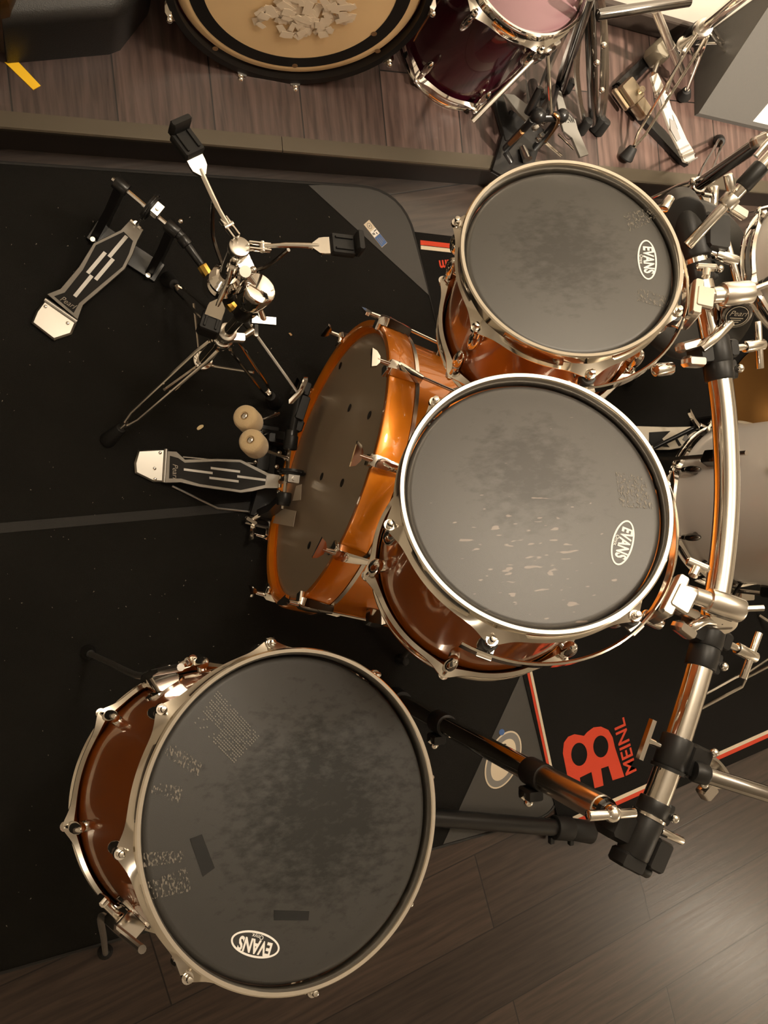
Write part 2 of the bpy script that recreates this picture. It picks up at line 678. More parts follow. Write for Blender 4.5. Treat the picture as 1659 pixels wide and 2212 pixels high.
m = MB().box(((RX0 + RX1) / 2, WALLY + .06, 1.3), (RX1 - RX0, .1, 2.6))
struct(m.build('wall_back', WALLM, smooth=0))
m = MB().box(((RX0 + RX1) / 2, WALLY + .002, .135), (RX1 - RX0, .016, .07), bev=.004)
struct(m.build('baseboard_back', BASEB, smooth=30))
for nm, c, s in (('wall_left', (RX0 - .05, -.8, 1.3), (.1, 5.4, 2.6)), ('wall_right', (RX1 + .05, -.8, 1.3), (.1, 5.4, 2.6)),
                 ('wall_front', ((RX0 + RX1) / 2, RY0 - .05, 1.3), (RX1 - RX0, .1, 2.6))):
    struct(MB().box(c, s).build(nm, WALLM, smooth=0))
struct(MB().box(((RX0 + RX1) / 2, -.8, 2.66), (RX1 - RX0, 5.4, .1)).build('ceiling', CEILM, smooth=0))

# ================================================================== mats
# --- the big drum mat
TR, BR = at(868, 425), at(1218, 1745)
top_d = (at(790, 405) - at(0, 345)).normalized()
bot_d = (at(945, 1830) - at(0, 2105)).normalized()
TL, BL = TR - top_d * 1.75, BR - bot_d * 1.95
right_d = (BR - TR).normalized()


def round_corner(c, d0, d1, r, n=8):
    a, b = c + d0 * r, c + d1 * r
    return [(1 - t) ** 2 * a + 2 * t * (1 - t) * c + t * t * b for t in [i / n for i in range(n + 1)]]


# corner points, re-derived as line crossing so the rounded corner sits at the photo's edge
def cross2(p, d, q, e):
    t = ((q.x - p.x) * e.y - (q.y - p.y) * e.x) / (d.x * e.y - d.y * e.x)
    return p + d * t


re0, re1 = at(922, 620), at(1195, 1680)
rdir = (re1 - re0).normalized()
TRc = cross2(at(0, 345), top_d, re0, rdir)
BRc = cross2(at(0, 2105), bot_d, re0, rdir)
outline = [TL] + round_corner(TRc, -top_d, rdir, .11) + round_corner(BRc, -rdir, -bot_d, .08) + [BL]
mt = thing('drum_mat', 'large black carpet drum mat with grey corner patches under the amber kit', 'mat', TL)
MB().prism(outline, (0, 0, .004)).build('carpet', CARPET, mt, smooth=0)
tub = [p + Vector((0, 0, .004)) for p in outline]
MB().tube(tub, .0035, 6).build('edge_binding', VINYLD, mt)
ga, gb = at(665, 402), at(928, 642)
MB().prism([ga] + round_corner(TRc - rdir * .004 - top_d * .004, -top_d, rdir, .105) + [gb], (0, 0, .0055)).build('corner_patch', VINYL, mt, smooth=0, label='grey corner patch with a white and blue label')
gc, gd = at(1130, 1440), at(955, 1822)
MB().prism([gc] + round_corner(BRc - rdir * .004 - bot_d * .004, -rdir, -bot_d, .078) + [gd], (0, 0, .0055)).build('corner_patch', VINYL, mt, smooth=0, label='grey corner patch with a cream oval emblem')
s0, s1 = at(-60, 1146), at(600, 1088)
sn = (s1 - s0).normalized().cross(Vector((0, 0, 1)))
MB().prism([s0 + sn * .010, s1 + sn * .010, s1 - sn * .010, s0 - sn * .010], (0, 0, .0052)).build('seam_tape', VINYLD, mt, smooth=0)
# label on the far corner patch
la, lb = at(780, 472, .0055), at(832, 538, .0055)
ld = (lb - la).normalized()
ln_ = Vector((0, 0, 1)).cross(ld)
LM = frame((at(811, 505, .0057)), (0, 0, 1), ld)
lw, lh = .066, .0185
lab = MB().box(LM @ Vector((0, 0, .0003)), (lw + .0, lh, .0008), x=ld).build('label_patch', CREAMP, mt, smooth=0)
MB().box(LM @ Vector((.019, 0, .0009)), (.0265, lh - .001, .0006), x=ld).build('blue_panel', BLUEP, lab, smooth=0)
MB().box(LM @ Vector((-.003, 0, .0009)), (.015, lh - .001, .0006), x=ld).build('white_panel', WHITEP, lab, smooth=0)
q = MB()
for dx, dy, w, h in ((-.006, .004, .002, .008), (-.002, -.003, .006, .0022), (.001, .003, .005, .0022), (-.003, -.006, .005, .0018)):
    q.box(LM @ Vector((dx, dy, .0013)), (w, h, .0004), x=ld)
q.build('black_mark', BLACK, lab, smooth=0)
q = MB()
ellipse_ring(q, LM @ Matrix.Translation((-.022, 0, .0008)), .0075, .0055, .0012)
q.sphere(LM @ Vector((-.022, 0, .0008)), .002, (1, 1, .2))
q.build('grey_mark', GREYP, lab, smooth=0)
q = MB()
for i in range(3):
    q.box(LM @ Vector((.019, -.0045 + i * .0045, .00135)), (.018 - i * .004, .0014, .0003), x=ld)
q.build('print_lines', GREYP, lab, smooth=0)
# emblem on the near corner patch
EM = frame(at(1087, 1641, .0056), (0, 0, 1), at(1108, 1585) - at(1062, 1700))
e = MB()
e.prism([EM @ Vector((.074 * math.cos(t * math.pi / 24), .046 * math.sin(t * math.pi / 24), 0)) for t in range(48)], (0, 0, .0006))
em = e.build('emblem', CREAMP, mt, smooth=0)
e = MB()
e.prism([EM @ Vector((.070 * math.cos(t * math.pi / 24), .042 * math.sin(t * math.pi / 24), .0006)) for t in range(48)], (0, 0, .0004))
e.build('grey_oval', GREYP, em, smooth=0)
e = MB()
e.prism([EM @ Vector((.054 * math.cos(t * math.pi / 24), .030 * math.sin(t * math.pi / 24), .001)) for t in range(48)], (0, 0, .0004))
e.build('cream_oval', CREAMP, em, smooth=0)
e = MB()
e.sphere(EM @ Vector((.060, .034, .0008)), .008, (1, 1, .12))
e.build('blue_dot', BLUEP, em, smooth=0)
e = MB()
for kx in (.028, .014):
    e.tube([EM @ Vector((kx + .009 * math.cos(t * math.pi / 8), .010 + .009 * math.sin(t * math.pi / 8), .0016)) for t in range(13)], .0014, 6)
e.build('dark_curl', BLACK, em)

# --- second rug, black with red and white border
mz = .0045
ru = [at(893, 503), at(1010, 508)]
rtd = Vector((1, .02, 0)).normalized()
RTL = at(893, 503)
rld = (at(1200, 1760) - RTL).normalized()
RBL = cross2(RTL, rld, at(1300, 1772), (at(1659, 1612) - at(1300, 1772)).normalized())
rbd = (at(1659, 1612) - at(1300, 1772)).normalized()
RTR = RTL + rtd * 1.35
RBR = RBL + rbd * 1.0
RTR = Vector((2.25, RTL.y + .03, 0))
RBR = RBL + rbd * ((2.45 - RBL.x) / rbd.x)
rg = thing('drum_rug', 'black rug with red and white border under the white kit', 'rug', RTL)
MB().prism([p + Vector((0, 0, .004)) for p in (RTL, RTR, RBR, RBL)], (0, 0, .004)).build('carpet', CARPET2, rg, smooth=0)


def stripe(a, b, w, m_, nm, z=.008, h=.0006):
    a, b = Vector(a), Vector(b)
    d = (b - a).normalized()
    s = Vector((-d.y, d.x, 0)) * w / 2
    return MB().prism([Vector((p.x, p.y, z)) for p in (a - s, b - s, b + s, a + s)], (0, 0, h)).build(nm, m_, rg, smooth=0)


t0 = at(905, 526)
stripe(t0, t0 + rtd * 1.3, .011, REDP, 'border_stripe')
t1_ = t0 + Vector((.001, -.0115, 0))
stripe(t1_, t1_ + rtd * 1.3, .009, CREAMP, 'border_stripe', .008)
l0, l1 = at(918, 560), at(1187, 1692)
l0, l1 = at(1143, 1478), at(1188, 1690)
ldir = (l1 - l0).normalized()
lst = l0 - ldir * .98
stripe(lst, l1, .007, REDP, 'border_stripe')
stripe(lst + Vector((.008, 0, 0)), l1 + Vector((.008, 0, 0)), .007, CREAMP, 'border_stripe')
b0, b1 = at(1301, 1736), at(1659, 1577)
bd_ = (b1 - b0).normalized()
stripe(b0 - bd_ * .1, b1 + bd_ * .4, .010, CREAMP, 'border_stripe')
bo = Vector((.003, -.0105, 0))
stripe(b0 + bo - bd_ * .1, b1 + bo + bd_ * .4, .011, REDP, 'border_stripe')
# printed emblem and lettering (long axis of the lettering runs up the photo)
o0 = at(1300, 1640, .0082)
uy = (at(1335, 1560) - at(1366, 1672))          # the direction the word reads, bottom to top of the photo
LG = frame(o0, (0, 0, 1), uy)
wxd = LG.to_3x3()


def px_local(pts, M):
    Mi = M.inverted()
    r = []
    for p in pts:
        w = at(p[0], p[1], M.translation.z)
        r.append((Mi @ w))
    return r


def flat_shape(outer, holes, nm, m_, parent, z, h=.0006):
    """outline with holes, triangulated through a 2D curve"""
    cu = bpy.data.curves.new('tmp', 'CURVE')
    cu.dimensions = '2D'
    cu.fill_mode = 'BOTH'
    cu.extrude = h / 2
    for poly in [outer] + holes:
        s = cu.splines.new('POLY')
        s.points.add(len(poly) - 1)
        for i, p in enumerate(poly):
            s.points[i].co = (p[0], p[1], 0, 1)
        s.use_cyclic_u = True
    ob = bpy.data.objects.new('tmp', cu)
    COL.objects.link(ob)
    bpy.context.view_layer.update()
    me = bpy.data.meshes.new_from_object(ob.evaluated_get(bpy.context.evaluated_depsgraph_get()))
    bpy.data.objects.remove(ob)
    bpy.data.curves.remove(cu)
    me.transform(WM[parent.name].inverted() @ Matrix.Translation((0, 0, z)))
    me.materials.clear()
    return place(nm, me, m_, parent, 0)


def floor_px(pts, z):
    return [at(u, v, z) for u, v in pts]


c5 = lambda x, y: (900 + x * .4575, 1380 + y * .4575)     # crop coordinates to photo
outer_px = [(722, 700), (690, 540), (695, 490), (715, 462), (745, 450), (790, 458), (805, 440), (835, 418), (870, 414), (905, 430), (925, 465), (935, 510),
            (980, 650), (925, 668), (905, 600), (870, 612), (882, 692), (840, 705), (825, 628), (770, 655), (782, 735), (735, 750)]
outer = smooth_closed(floor_px([c5(*p) for p in outer_px[1:12]], .008), 4)
outer = floor_px([c5(*p) for p in outer_px], .008)
h1 = [c5(767 + 38 * math.cos(t * math.pi / 12), 545 + 55 * math.sin(t * math.pi / 12)) for t in range(24)]
h2 = [c5(869 + 36 * math.cos(t * math.pi / 12), 508 + 52 * math.sin(t * math.pi / 12)) for t in range(24)]
flat_shape(outer, [floor_px(h1, .008), floor_px(h2, .008)], 'rug_emblem', REDP, rg, .0083)
wm0, wm1 = at(1366, 1674, .0083), at(1337, 1552, .0083)
text_part('rug_lettering', 'MEINL', frame((wm0 + wm1) / 2, (0, 0, 1), wm1 - wm0), .052, REDP, rg, bold=.012, sx=(wm1 - wm0).length / .150)
um0, um1 = at(996, 569, .0083), at(930, 575, .0083)
text_part('rug_lettering', 'um', frame((um0 + um1) / 2, (0, 0, 1), um1 - um0), .036, REDP, rg, bold=.03, sx=.8)

# ================================================================== drums
def hoop_profile(R):
    return [(R - .0080, -.002), (R - .0064, .0004), (R - .002, .001), (R - .0002, -.001), (R - .0008, -.0035), (R - .0045, -.0062), (R - .0062, -.011),
            (R - .0058, -.026, .12), (R - .002, -.0305, .55), (R + .0012, -.0335, 1), (R + .0008, -.0352, 1), (R - .0052, -.0385, .3), (R - .0085, -.031), (R - .0092, -.007)]


def ear_mod(angs, w, amp):
    def f(a):
        s = 0
        for b in angs:
            d = (a - b + math.pi) % (2 * math.pi) - math.pi
            s = max(s, math.exp(-abs(d / w) ** 1.7))
        return amp * s
    return f


SRC = {}


def make_drum(name, label, c, n, R, L, top_angs, bot_angs, shellm, headm, xref=(1, 0, 0), group=None, hoopm=None, lugm=None, lugz=(.052, .052), nlug=None):
    hoopm = hoopm or HOOP
    lugm = lugm or CHROME
    M = frame(c, n, xref)
    root = thing(name, label, 'drum', M, group)
    Rs = R - .0115
    TA = [math.radians(a) for a in top_angs]
    BA = [math.radians(a) for a in bot_angs]
    # shell: outer wall, bearing edges, inner wall
    MB().lathe([(Rs, -.017), (Rs, -L + .017), (Rs - .004, -L + .0155), (Rs - .007, -L + .02), (Rs - .007, -.02), (Rs - .004, -.0155)], n=128).build('shell', shellm, root, True, 40)
    # skin with its collar dropping to the flesh hoop
    Rh = R - .0185
    m = MB()
    m.lathe([(Rh, -.0120), (Rh + .003, -.0124), (Rh + .0058, -.0142), (Rh + .0080, -.0185), (R - .0094, -.0215)], n=128, closed=False)
    m.disc(Rh, -.0120, n=128)
    bmesh.ops.remove_doubles(m.bm, verts=m.bm.verts, dist=1e-6)
    hd = m.build('batter_head', headm, root, True, 60)
    m = MB()
    m.lathe([(Rh, -L + .012), (Rh + .006, -L + .014), (R - .0094, -L + .0215)], n=96, closed=False)
    m.disc(Rh, -L + .012, n=96)
    bmesh.ops.remove_doubles(m.bm, verts=m.bm.verts, dist=1e-6)
    m.build('resonant_head', BLACK, root, True, 60)
    MB().lathe(hoop_profile(R), n=240, mod=ear_mod(TA, .019 / R, .0135)).build('top_hoop', hoopm, root, True, 40)
    MB().lathe([(p[0], -L - p[1], *p[2:]) for p in hoop_profile(R)], n=240, mod=ear_mod(BA, .019 / R, .0135)).build('bottom_hoop', hoopm, root, True, 40)
    # lugs and tension rods: one mesh each, copied round the shell
    first = {}
    for angs, top in ((TA, True), (BA, False)):
        sgn = -1 if top else 1
        z0 = 0 if top else -L
        for a in angs:
            key = ('l', top)
            if key not in first:
                m = MB()
                zc = z0 + sgn * (lugz[0] + .022)
                m.sphere((Rs + .0125, 0, zc), .01, (1.15, .9, 2.7), nu=14, nv=12)
                m.cyl((Rs - .001, 0, zc), (Rs + .012, 0, zc), .0085, .0075, 14)
                m.cyl((Rs + .0145, 0, zc + sgn * -.028), (Rs + .0145, 0, zc), .0062, .0075, 14)
                lg = m.build('lug', lugm, root, True, 50)
                m = MB()
                m.cyl((R + .0100, 0, z0 + sgn * .036), (Rs + .0145, 0, z0 + sgn * (lugz[0] + .012)), .0028, n=10)
                m.cyl((R + .0100, 0, z0 + sgn * .0335), (R + .0100, 0, z0 + sgn * .029), .0078, .0072, 14)
                m.cyl((R + .0100, 0, z0 + sgn * .029), (R + .0100, 0, z0 + sgn * .019), .0046, .0040, 8, .0008)
                rd = m.build('tension_rod', CHROME, root, True, 40)
                first[key] = (lg, rd)
                lg.matrix_local = rd.matrix_local = Matrix.Rotation(a, 4, 'Z')
            else:
                for s in first[key]:
                    inst(s, root, Matrix.Rotation(a, 4, 'Z'))
    return root, hd


def on_plane(root, u, v, z):
    """world point where the photo's pixel meets the drum's local plane z"""
    M = WM[root.name]
    nn = M.to_3x3() @ Vector((0, 0, 1))
    p0 = M @ Vector((0, 0, z))
    d = ray(u, v)
    return CAM + d * ((p0 - CAM).dot(nn) / d.dot(nn))


def head_logo(root, hd, pE, pS, ctr, length, side):
    """the oval printed on the skin: white ring, word and small word under it"""
    nn = (WM[root.name].to_3x3() @ Vector((0, 0, 1)))
    a, b, c = [on_plane(root, *p, -.0118) for p in (pE, pS, ctr)]
    M = frame(c, nn, b - a)
    r = MB()
    ellipse_ring(r, M, length / 2, length * .215, length * .036, .0003)
    r.build('logo_ring', WHITEP, hd, smooth=0)
    s = length / .064
    text_part('logo_lettering', 'EVANS', M @ Matrix.Translation((0, .0015 * s, 0)), .0205 * s, WHITEP, hd, bold=.034, sx=.70, space=1.02)
    text_part('logo_small_lettering', 'Onyx', M @ Matrix.Translation((0, -.0085 * s, 0)), .0068 * s, WHITEP, hd)


BLKHEAD = dict()
SKIN1 = head_mat('black_skin_small', (.044, .042, .039), (-.005, .012), .075, .36)
SKIN2 = head_mat('black_skin_middle', (.046, .043, .041), (.000, .035), .070, .36, scratch=(-.02, -.075, .14, .9))
SKIN3 = head_mat('black_skin_large', (.030, .0285, .0262), (.035, .0), .120, .58, rough=.5, spec=.5)  # darker base colour stands in for the lamps being nearer the small tom

ft, fth = make_drum('floor_tom', 'amber floor tom with black head, nearest and lowest in the photo', (.3011, -.3849, .7793), (.1655, .2159, .9623), .21, .3868,
                    [4 + 45 * k for k in range(8)], [4 + 45 * k for k in range(8)], ORANGE_SHADED, SKIN3)
t2, t2h = make_drum('rack_tom', 'larger amber rack tom in the middle, black head with glare', (.5536, .0192, .9394), (-.2296, .3593, .9045), .172, .3061,
                    [3 + 60 * k for k in range(6)], [0 + 60 * k for k in range(6)], ORANGE_SHADED, SKIN2)
t1, t1h = make_drum('rack_tom', 'smaller amber rack tom beside the platform edge', (.6811, .3596, .8275), (-.2836, .2926, .9132), .16, .2316,
                    [31 + 60 * k for k in range(6)], [26 + 60 * k for k in range(6)], ORANGE_SHADED, SKIN1)
head_logo(t1, t1h, (1397, 530), (1400, 594), (1398, 561), .0655, 1)
head_logo(t2, t2h, (1353, 1135), (1333, 1208), (1345, 1172), .062, 1)
head_logo(ft, fth, (592, 2050), (510, 2030), (552, 2040), .0665, 1)


def patch(root, hd, quad, m_, name='tape_residue', z=-.0117):
    nn = WM[root.name].to_3x3() @ Vector((0, 0, 1))
    MB().prism([on_plane(root, *p, z) for p in quad], nn * .0003).build(name, m_, hd, smooth=0)


def weave(root, hd, quad, nx, ny, m_):
    """gauze pattern left by cloth tape: small beads in rows"""
    P = [on_plane(root, *p, -.0117) for p in quad]
    nn = WM[root.name].to_3x3() @ Vector((0, 0, 1))
    m = MB()
    for i in range(nx):
        for j in range(ny):
            if random.random() < .12 or (j > ny * .62 and i < nx * .45 and random.random() < .8):
                continue
            s, t = (i + .5) / nx, (j + .5) / ny
            p = (P[0] * (1 - s) + P[1] * s) * (1 - t) + (P[3] * (1 - s) + P[2] * s) * t
            d = (P[1] - P[0]).normalized() * .0011
            e_ = (P[3] - P[0]).normalized() * .0008
            m.prism([p - d - e_, p + d - e_, p + d + e_, p - d + e_], nn * .0004)
    m.build('tape_residue', m_, hd, smooth=0)


RESLINE = mat('tape_gum', (.15, .14, .12), .3)
weave(ft, fth, [(470, 1490), (562, 1590), (505, 1650), (418, 1562)], 24, 15, RESLINE)
for q_ in ([(372, 1604), (436, 1650), (428, 1680), (352, 1630)], [(330, 1690), (398, 1700), (386, 1736), (324, 1712)], [(304, 1842), (402, 1838), (392, 1862), (306, 1874)],
           [(318, 1905), (404, 1872), (412, 1925), (330, 1942)]):
    patch(ft, fth, q_, RESIDUE)
patch(ft, fth, [(410, 1812), (436, 1802), (464, 1875), (438, 1894)], RESIDUED)
patch(ft, fth, [(592, 1966), (668, 1968), (666, 1988), (592, 1988)], RESIDUED)
patch(t1, t1h, [(1345, 462), (1420, 446), (1428, 470), (1360, 500)], RESIDUE)
patch(t1, t1h, [(1378, 622), (1440, 640), (1432, 664), (1376, 650)], RESIDUE)
patch(t2, t2h, [(1330, 1020), (1390, 1030), (1412, 1100), (1340, 1095)], RESIDUE)


# floor tom legs: bracket, bent rod, rubber foot
def ft_leg(foot_px, ang, out):
    M = WM[ft.name]
    a = math.radians(ang)
    Rs = .1985
    er = Vector((math.cos(a), math.sin(a), 0))
    zc = -.245
    bc = M @ (er * (Rs + .016) + Vector((0, 0, zc)))
    axz = M.to_3x3() @ Vector((0, 0, 1))
    erw = M.to_3x3() @ er
    m = MB()
    m.box(bc, (.034, .040, .062), axz, erw, .006)
    m.cyl(bc - erw * .018, bc - erw * .014, .032, .032, 20)
    br = m.build('leg_bracket', CHROME, ft)
    m = MB()
    tw = erw.cross(axz)
    m.cyl(bc + tw * .018, bc + tw * .042, .006, n=12)
    m.box(bc + tw * .046, (.034, .014, .01), tw, axz, .003)
    m.build('wing_bolt', CHROME, br)
    foot = at(*foot_px, .012)
    top = bc + axz * .12 + erw * .012
    low = bc - axz * .10 + erw * .012
    knee = low + (foot - low) * .5
    pts = smooth_path([top, bc + erw * .012, low, knee, foot], 6)
    lg = MB().tube(pts, .0055, 10).build('leg', STEEL, ft)
    d = (foot - knee).normalized()
    MB().cyl(foot - d * .03, foot + Vector((0, 0, -.012)), .009, .0155, 16, .003).build('rubber_foot', RUBBER, lg)


ft_leg((190, 1410), 119, 1)
ft_leg((228, 2062), 221, 1)
ft_leg((700, 1740), -10, 1)


# --- suspension mounts on the rack toms
def suspension(root, R, a0, a1, holes, z=-.050, off=.024):
    M = WM[root.name]
    pts = []
    n_ = 40
    rings = []
    for i in range(n_ + 1):
        a = math.radians(a0 + (a1 - a0) * i / n_)
        e1 = Vector((math.cos(a), math.sin(a), 0))
        rings.append([M @ (e1 * (R + off + dr) + Vector((0, 0, z + dz))) for dr, dz in ((-.0016, -.009), (.0016, -.009), (.0022, .008), (.0, .0105), (-.0022, .008))])
    bnd = MB().loft(rings).build('mount_band', CHROME, root)
    for a in holes:
        e1 = Vector((math.cos(math.radians(a)), math.sin(math.radians(a)), 0))
        m = MB()
        m.cyl(M @ (e1 * (R + .010) + Vector((0, 0, z + .012))), M @ (e1 * (R + .010) + Vector((0, 0, z - .008))), .0105, .0105, 18, .002)
        m.build('rubber_grommet', RUBBERG, bnd)
        m = MB()
        m.box(M @ (e1 * (R + .018) + Vector((0, 0, z - .001))), (.022, .02, .004), M.to_3x3() @ Vector((0, 0, 1)), M.to_3x3() @ e1, .001)
        m.build('band_tab', CHROME, bnd)


suspension(t1, .16, -102, 38, (-89, -29, 31))
suspension(t2, .172, -126, 10, (-117, -57, 3))


def mount_plate(root, R, ang):
    M = WM[root.name]
    a = math.radians(ang)
    e1 = Vector((math.cos(a), math.sin(a), 0))
    t = Vector((-math.sin(a), math.cos(a), 0))
    R3 = M.to_3x3()
    m = MB()
    m.box(M @ (e1 * (R + .034) + Vector((0, 0, -.052))), (.016, .060, .050), R3 @ Vector((0, 0, 1)), R3 @ e1, .004)
    m.box(M @ (e1 * (R + .044) + Vector((0, 0, -.030))), (.026, .034, .010), R3 @ Vector((0, 0, 1)), R3 @ e1, .003)
    pl = m.build('mount_plate', CHROME_DULL, root)
    m = MB()
    c = M @ (e1 * (R + .042) + t * .034 + Vector((0, 0, -.028)))
    m.cyl(c, c + R3 @ (t * .012), .006, n=12)
    m.box(c + R3 @ (t * .016), (.030, .010, .009), R3 @ t, R3 @ (e1 + Vector((0, 0, .3))), .003)
    m.build('wing_nut', CHROME, pl)
    return M @ (e1 * (R + .05) + Vector((0, 0, -.035)))


mp1 = mount_plate(t1, .16, -18)
mp2 = mount_plate(t2, .172, -40)

# --- bass drum
bn = Vector((-.9603, .2789, 0)).normalized()
bx = Vector((0, 0, 1)).cross(bn)
BRAD = .285
bd = thing('bass_drum', 'amber orange bass drum with clear batter head and chrome claws', 'drum', frame((.4879, .0948, .2865), bn, bx))
BMT = WM[bd.name]
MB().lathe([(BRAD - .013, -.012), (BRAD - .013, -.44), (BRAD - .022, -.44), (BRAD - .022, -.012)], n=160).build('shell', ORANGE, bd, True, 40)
MB().lathe([(BRAD - .0225, -.013), (BRAD - .0225, -.438), (BRAD - .0235, -.438), (BRAD - .0235, -.013)], n=96).build('shell_lining', WOODIN, bd, True, 40)
hp = lambda z0: [(BRAD - .013, z0), (BRAD - .0115, z0 + .001), (BRAD - .0015, z0 + .001), (BRAD, z0 - .001), (BRAD, z0 - .046), (BRAD - .0015, z0 - .048), (BRAD - .0125, z0 - .048), (BRAD - .013, z0 - .046)]
MB().lathe(hp(0), n=160).build('batter_hoop', ORANGE, bd, True, 40)
MB().lathe([(BRAD - .0125, -.0485), (BRAD + .0002, -.0485), (BRAD + .0002, -.0555), (BRAD - .0125, -.0555)], n=160).build('hoop_trim', CHROME_DULL, bd, True, 40)
MB().lathe(hp(-.41), n=120).build('resonant_hoop', ORANGE, bd, True, 40)
m = MB()
Rb = BRAD - .036
m.lathe([(Rb, -.010), (Rb + .008, -.0105), (Rb + .016, -.014), (BRAD - .0135, -.026)], n=120, closed=False)
m.disc(Rb, -.010, n=120)
bmesh.ops.remove_doubles(m.bm, verts=m.bm.verts, dist=1e-6)
bh = m.build('batter_head', CLEARHEAD, bd, True, 60)
MB().lathe([(Rb - .012, -.0110), (Rb - .055, -.0110), (Rb - .055, -.0116), (Rb - .012, -.0116)], n=96).build('damping_ring', mix_transparent('damping_ring_film', (.20, .15, .11), .35, .3), bh, True, 40)
m = MB()
m.lathe([(BRAD - .03, -.437), (BRAD - .03, -.440)], n=96, closed=False)
m.disc(BRAD - .03, -.4385, n=96)
m.build('resonant_head', mat('smoky_front_head', (.10, .085, .07), .35), bd, True, 60)
for (u, v) in ((755, 881), (798, 897), (695, 1029), (739, 1043), (668, 1178), (712, 1190), (735, 790), (805, 760)):
    c = on_plane(bd, u, v, -.0095)
    m = MB()
    m.cyl(c, c + bn * .0006, .0078, n=20)
    m.build('vent_dot', mix_transparent('vent_dot_print', (.015, .014, .012), .8, .4) if 'vd' not in SRC else SRC['vd'], bh)
for q_ in ([(640, 1050), (652, 1046), (650, 1080), (632, 1082)], [(600, 1096), (640, 1104), (634, 1138), (590, 1130)]):
    MB().prism([on_plane(bd, *p, .0015) for p in q_], bn * .0006).build('clear_tape', CLEARTAPE, bd, smooth=0)
# claws: bracket over the hoop, T handle in front, rod to the lug on the shell
bl_src = None
for a in (153, 121, 87, 55, 25, -22, -58, 187 - 27 + 40, -127):
    ar = math.radians(a)
    RM = Matrix.Rotation(ar, 4, 'Z')
    if bl_src is None:
        m = MB()
        m.loft([[Vector((BRAD + .001 + dx, dy, z)) for dx, dy in ((0, -w), (.004 + h, -w * .8), (.006 + h, 0), (.004 + h, w * .8), (0, w))]
                for z, w, h in ((.010, .010, .006), (.004, .0125, .010), (-.012, .012, .011), (-.034, .010, .009), (-.056, .0065, .006))])
        m.box((BRAD - .002, 0, .0065), (.022, .020, .008), bev=.002)
        cl = m.build('claw', CHROME, bd, True, 40)
        m = MB()
        m.cyl((BRAD + .010, 0, .008), (BRAD + .010, 0, .030), .0050, .0042, 12)
        m.loft([[Vector((BRAD + .010 + t * x, w * x2, z)) for x, x2 in ((.5, 1), (-.5, 1), (-.5, -1), (.5, -1))] for z, w, t in ((.026, .007, .008), (.032, .017, .007), (.040, .021, .005))])
        hdl = m.build('tee_handle', CHROME, cl, True, 40)
        m = MB()
        m.cyl((BRAD + .010, 0, -.05), (BRAD + .006, 0, -.135), .0030, n=10)
        rod = m.build('tension_rod', CHROME_DULL, bd, True, 40)
        m = MB()
        m.loft([[Vector((BRAD - .014 + dx, dy, z)) for dx, dy in ((0, -w), (h, -w * .75), (h, w * .75), (0, w))]
                for z, w, h in ((-.118, .009, .020), (-.126, .012, .027), (-.150, .013, .027), (-.172, .009, .014), (-.178, .007, .006))])
        lg = m.build('lug', CHROME, bd, True, 40)
        bl_src = (cl, rod, lg, hdl)
        for s in bl_src[:3]:
            s.matrix_local = RM
    else:
        c2 = inst(bl_src[0], bd, RM)
        inst(bl_src[1], bd, RM)
        inst(bl_src[2], bd, RM)
        inst(bl_src[3], c2, Matrix())
WM[bl_src[0].name] = BMT
# front spurs rest on the floor
for sgn in (1, -1):
    c = BMT @ Vector((sgn * .262, -.085, -.34))
    f = Vector((c.x + .06, c.y, .008)) + (BMT.to_3x3() @ Vector((sgn * .10, 0, 0)))
    s = MB().tube([c, (c + f) / 2, f], .007, 10).build('spur', CHROME_DULL, bd)
    MB().cyl(f + Vector((0, 0, .03)), f - Vector((0, 0, .008)), .009, .014, 14, .002).build('rubber_tip', RUBBER, s)

# ================================================================== double pedal
SCREWM = CHROME
dp = thing('double_bass_pedal', 'two linked black and silver bass drum pedals with cream felt beaters', 'pedal', at(330, 1005))


def pedal_board(poly, hinge, toe, h0, h1, inset_poly, bars, text_at, heel):
    """foot board rising from hinge to toe; polygons are photo pixels"""
    hx, tx = Vector(hinge), Vector(toe)
    d2 = (tx - hx)

    def hz(p):
        t = (Vector(p) - hx).dot(d2) / d2.length_squared
        return h0 + (h1 - h0) * t
    top = [at(*p, hz(p)) for p in poly]
    nrm = (at(*toe, h1) - at(*hinge, h0)).cross(Vector((0, 0, 1)))
    up = nrm.cross(at(*toe, h1) - at(*hinge, h0)).normalized()
    if up.z < 0:
        up = -up
    fb = MB().prism(top, up * .005, .0012).build('footboard', STEEL, dp, smooth=30)
    ins = [at(*p, hz(p)) + up * .0045 for p in inset_poly]
    MB().prism(ins, up * .0012).build('black_inlay', BLACK, fb, smooth=0)
    m = MB()
    for b in bars:
        m.prism([at(*p, hz(p)) + up * .0055 for p in b], up * .0010)
    m.build('grip_bars', WHITEP, fb, smooth=0)
    a, b = [at(*p, hz(p)) + up * .0058 for p in text_at]
    text_part('lettering', 'Pearl', frame((a + b) / 2, up, b - a), .0155, CHROME_DULL, fb, shear=.35)
    hp_ = [at(*p, .012) for p in heel[0]]
    hp2 = [at(*p, .0) for p in heel[0]]
    m = MB()
    m.prism([Vector((p.x, p.y, .0)) for p in hp_], (0, 0, .016), .004)
    hl = m.build('heel_plate', mat('brushed_heel', (.52, .50, .46), .32, 1) if 'heel' not in SRC else SRC['heel'], dp, smooth=30)
    m = MB()
    m.cyl(at(*heel[1][0], .016), at(*heel[1][1], .016), .005, n=12)
    m.build('hinge', STEEL, dp)
    m = MB()
    for p in heel[2]:
        m.sphere(at(*p, .0165), .0035, (1, 1, .35))
    m.build('screws', CHROME, hl)
    return up


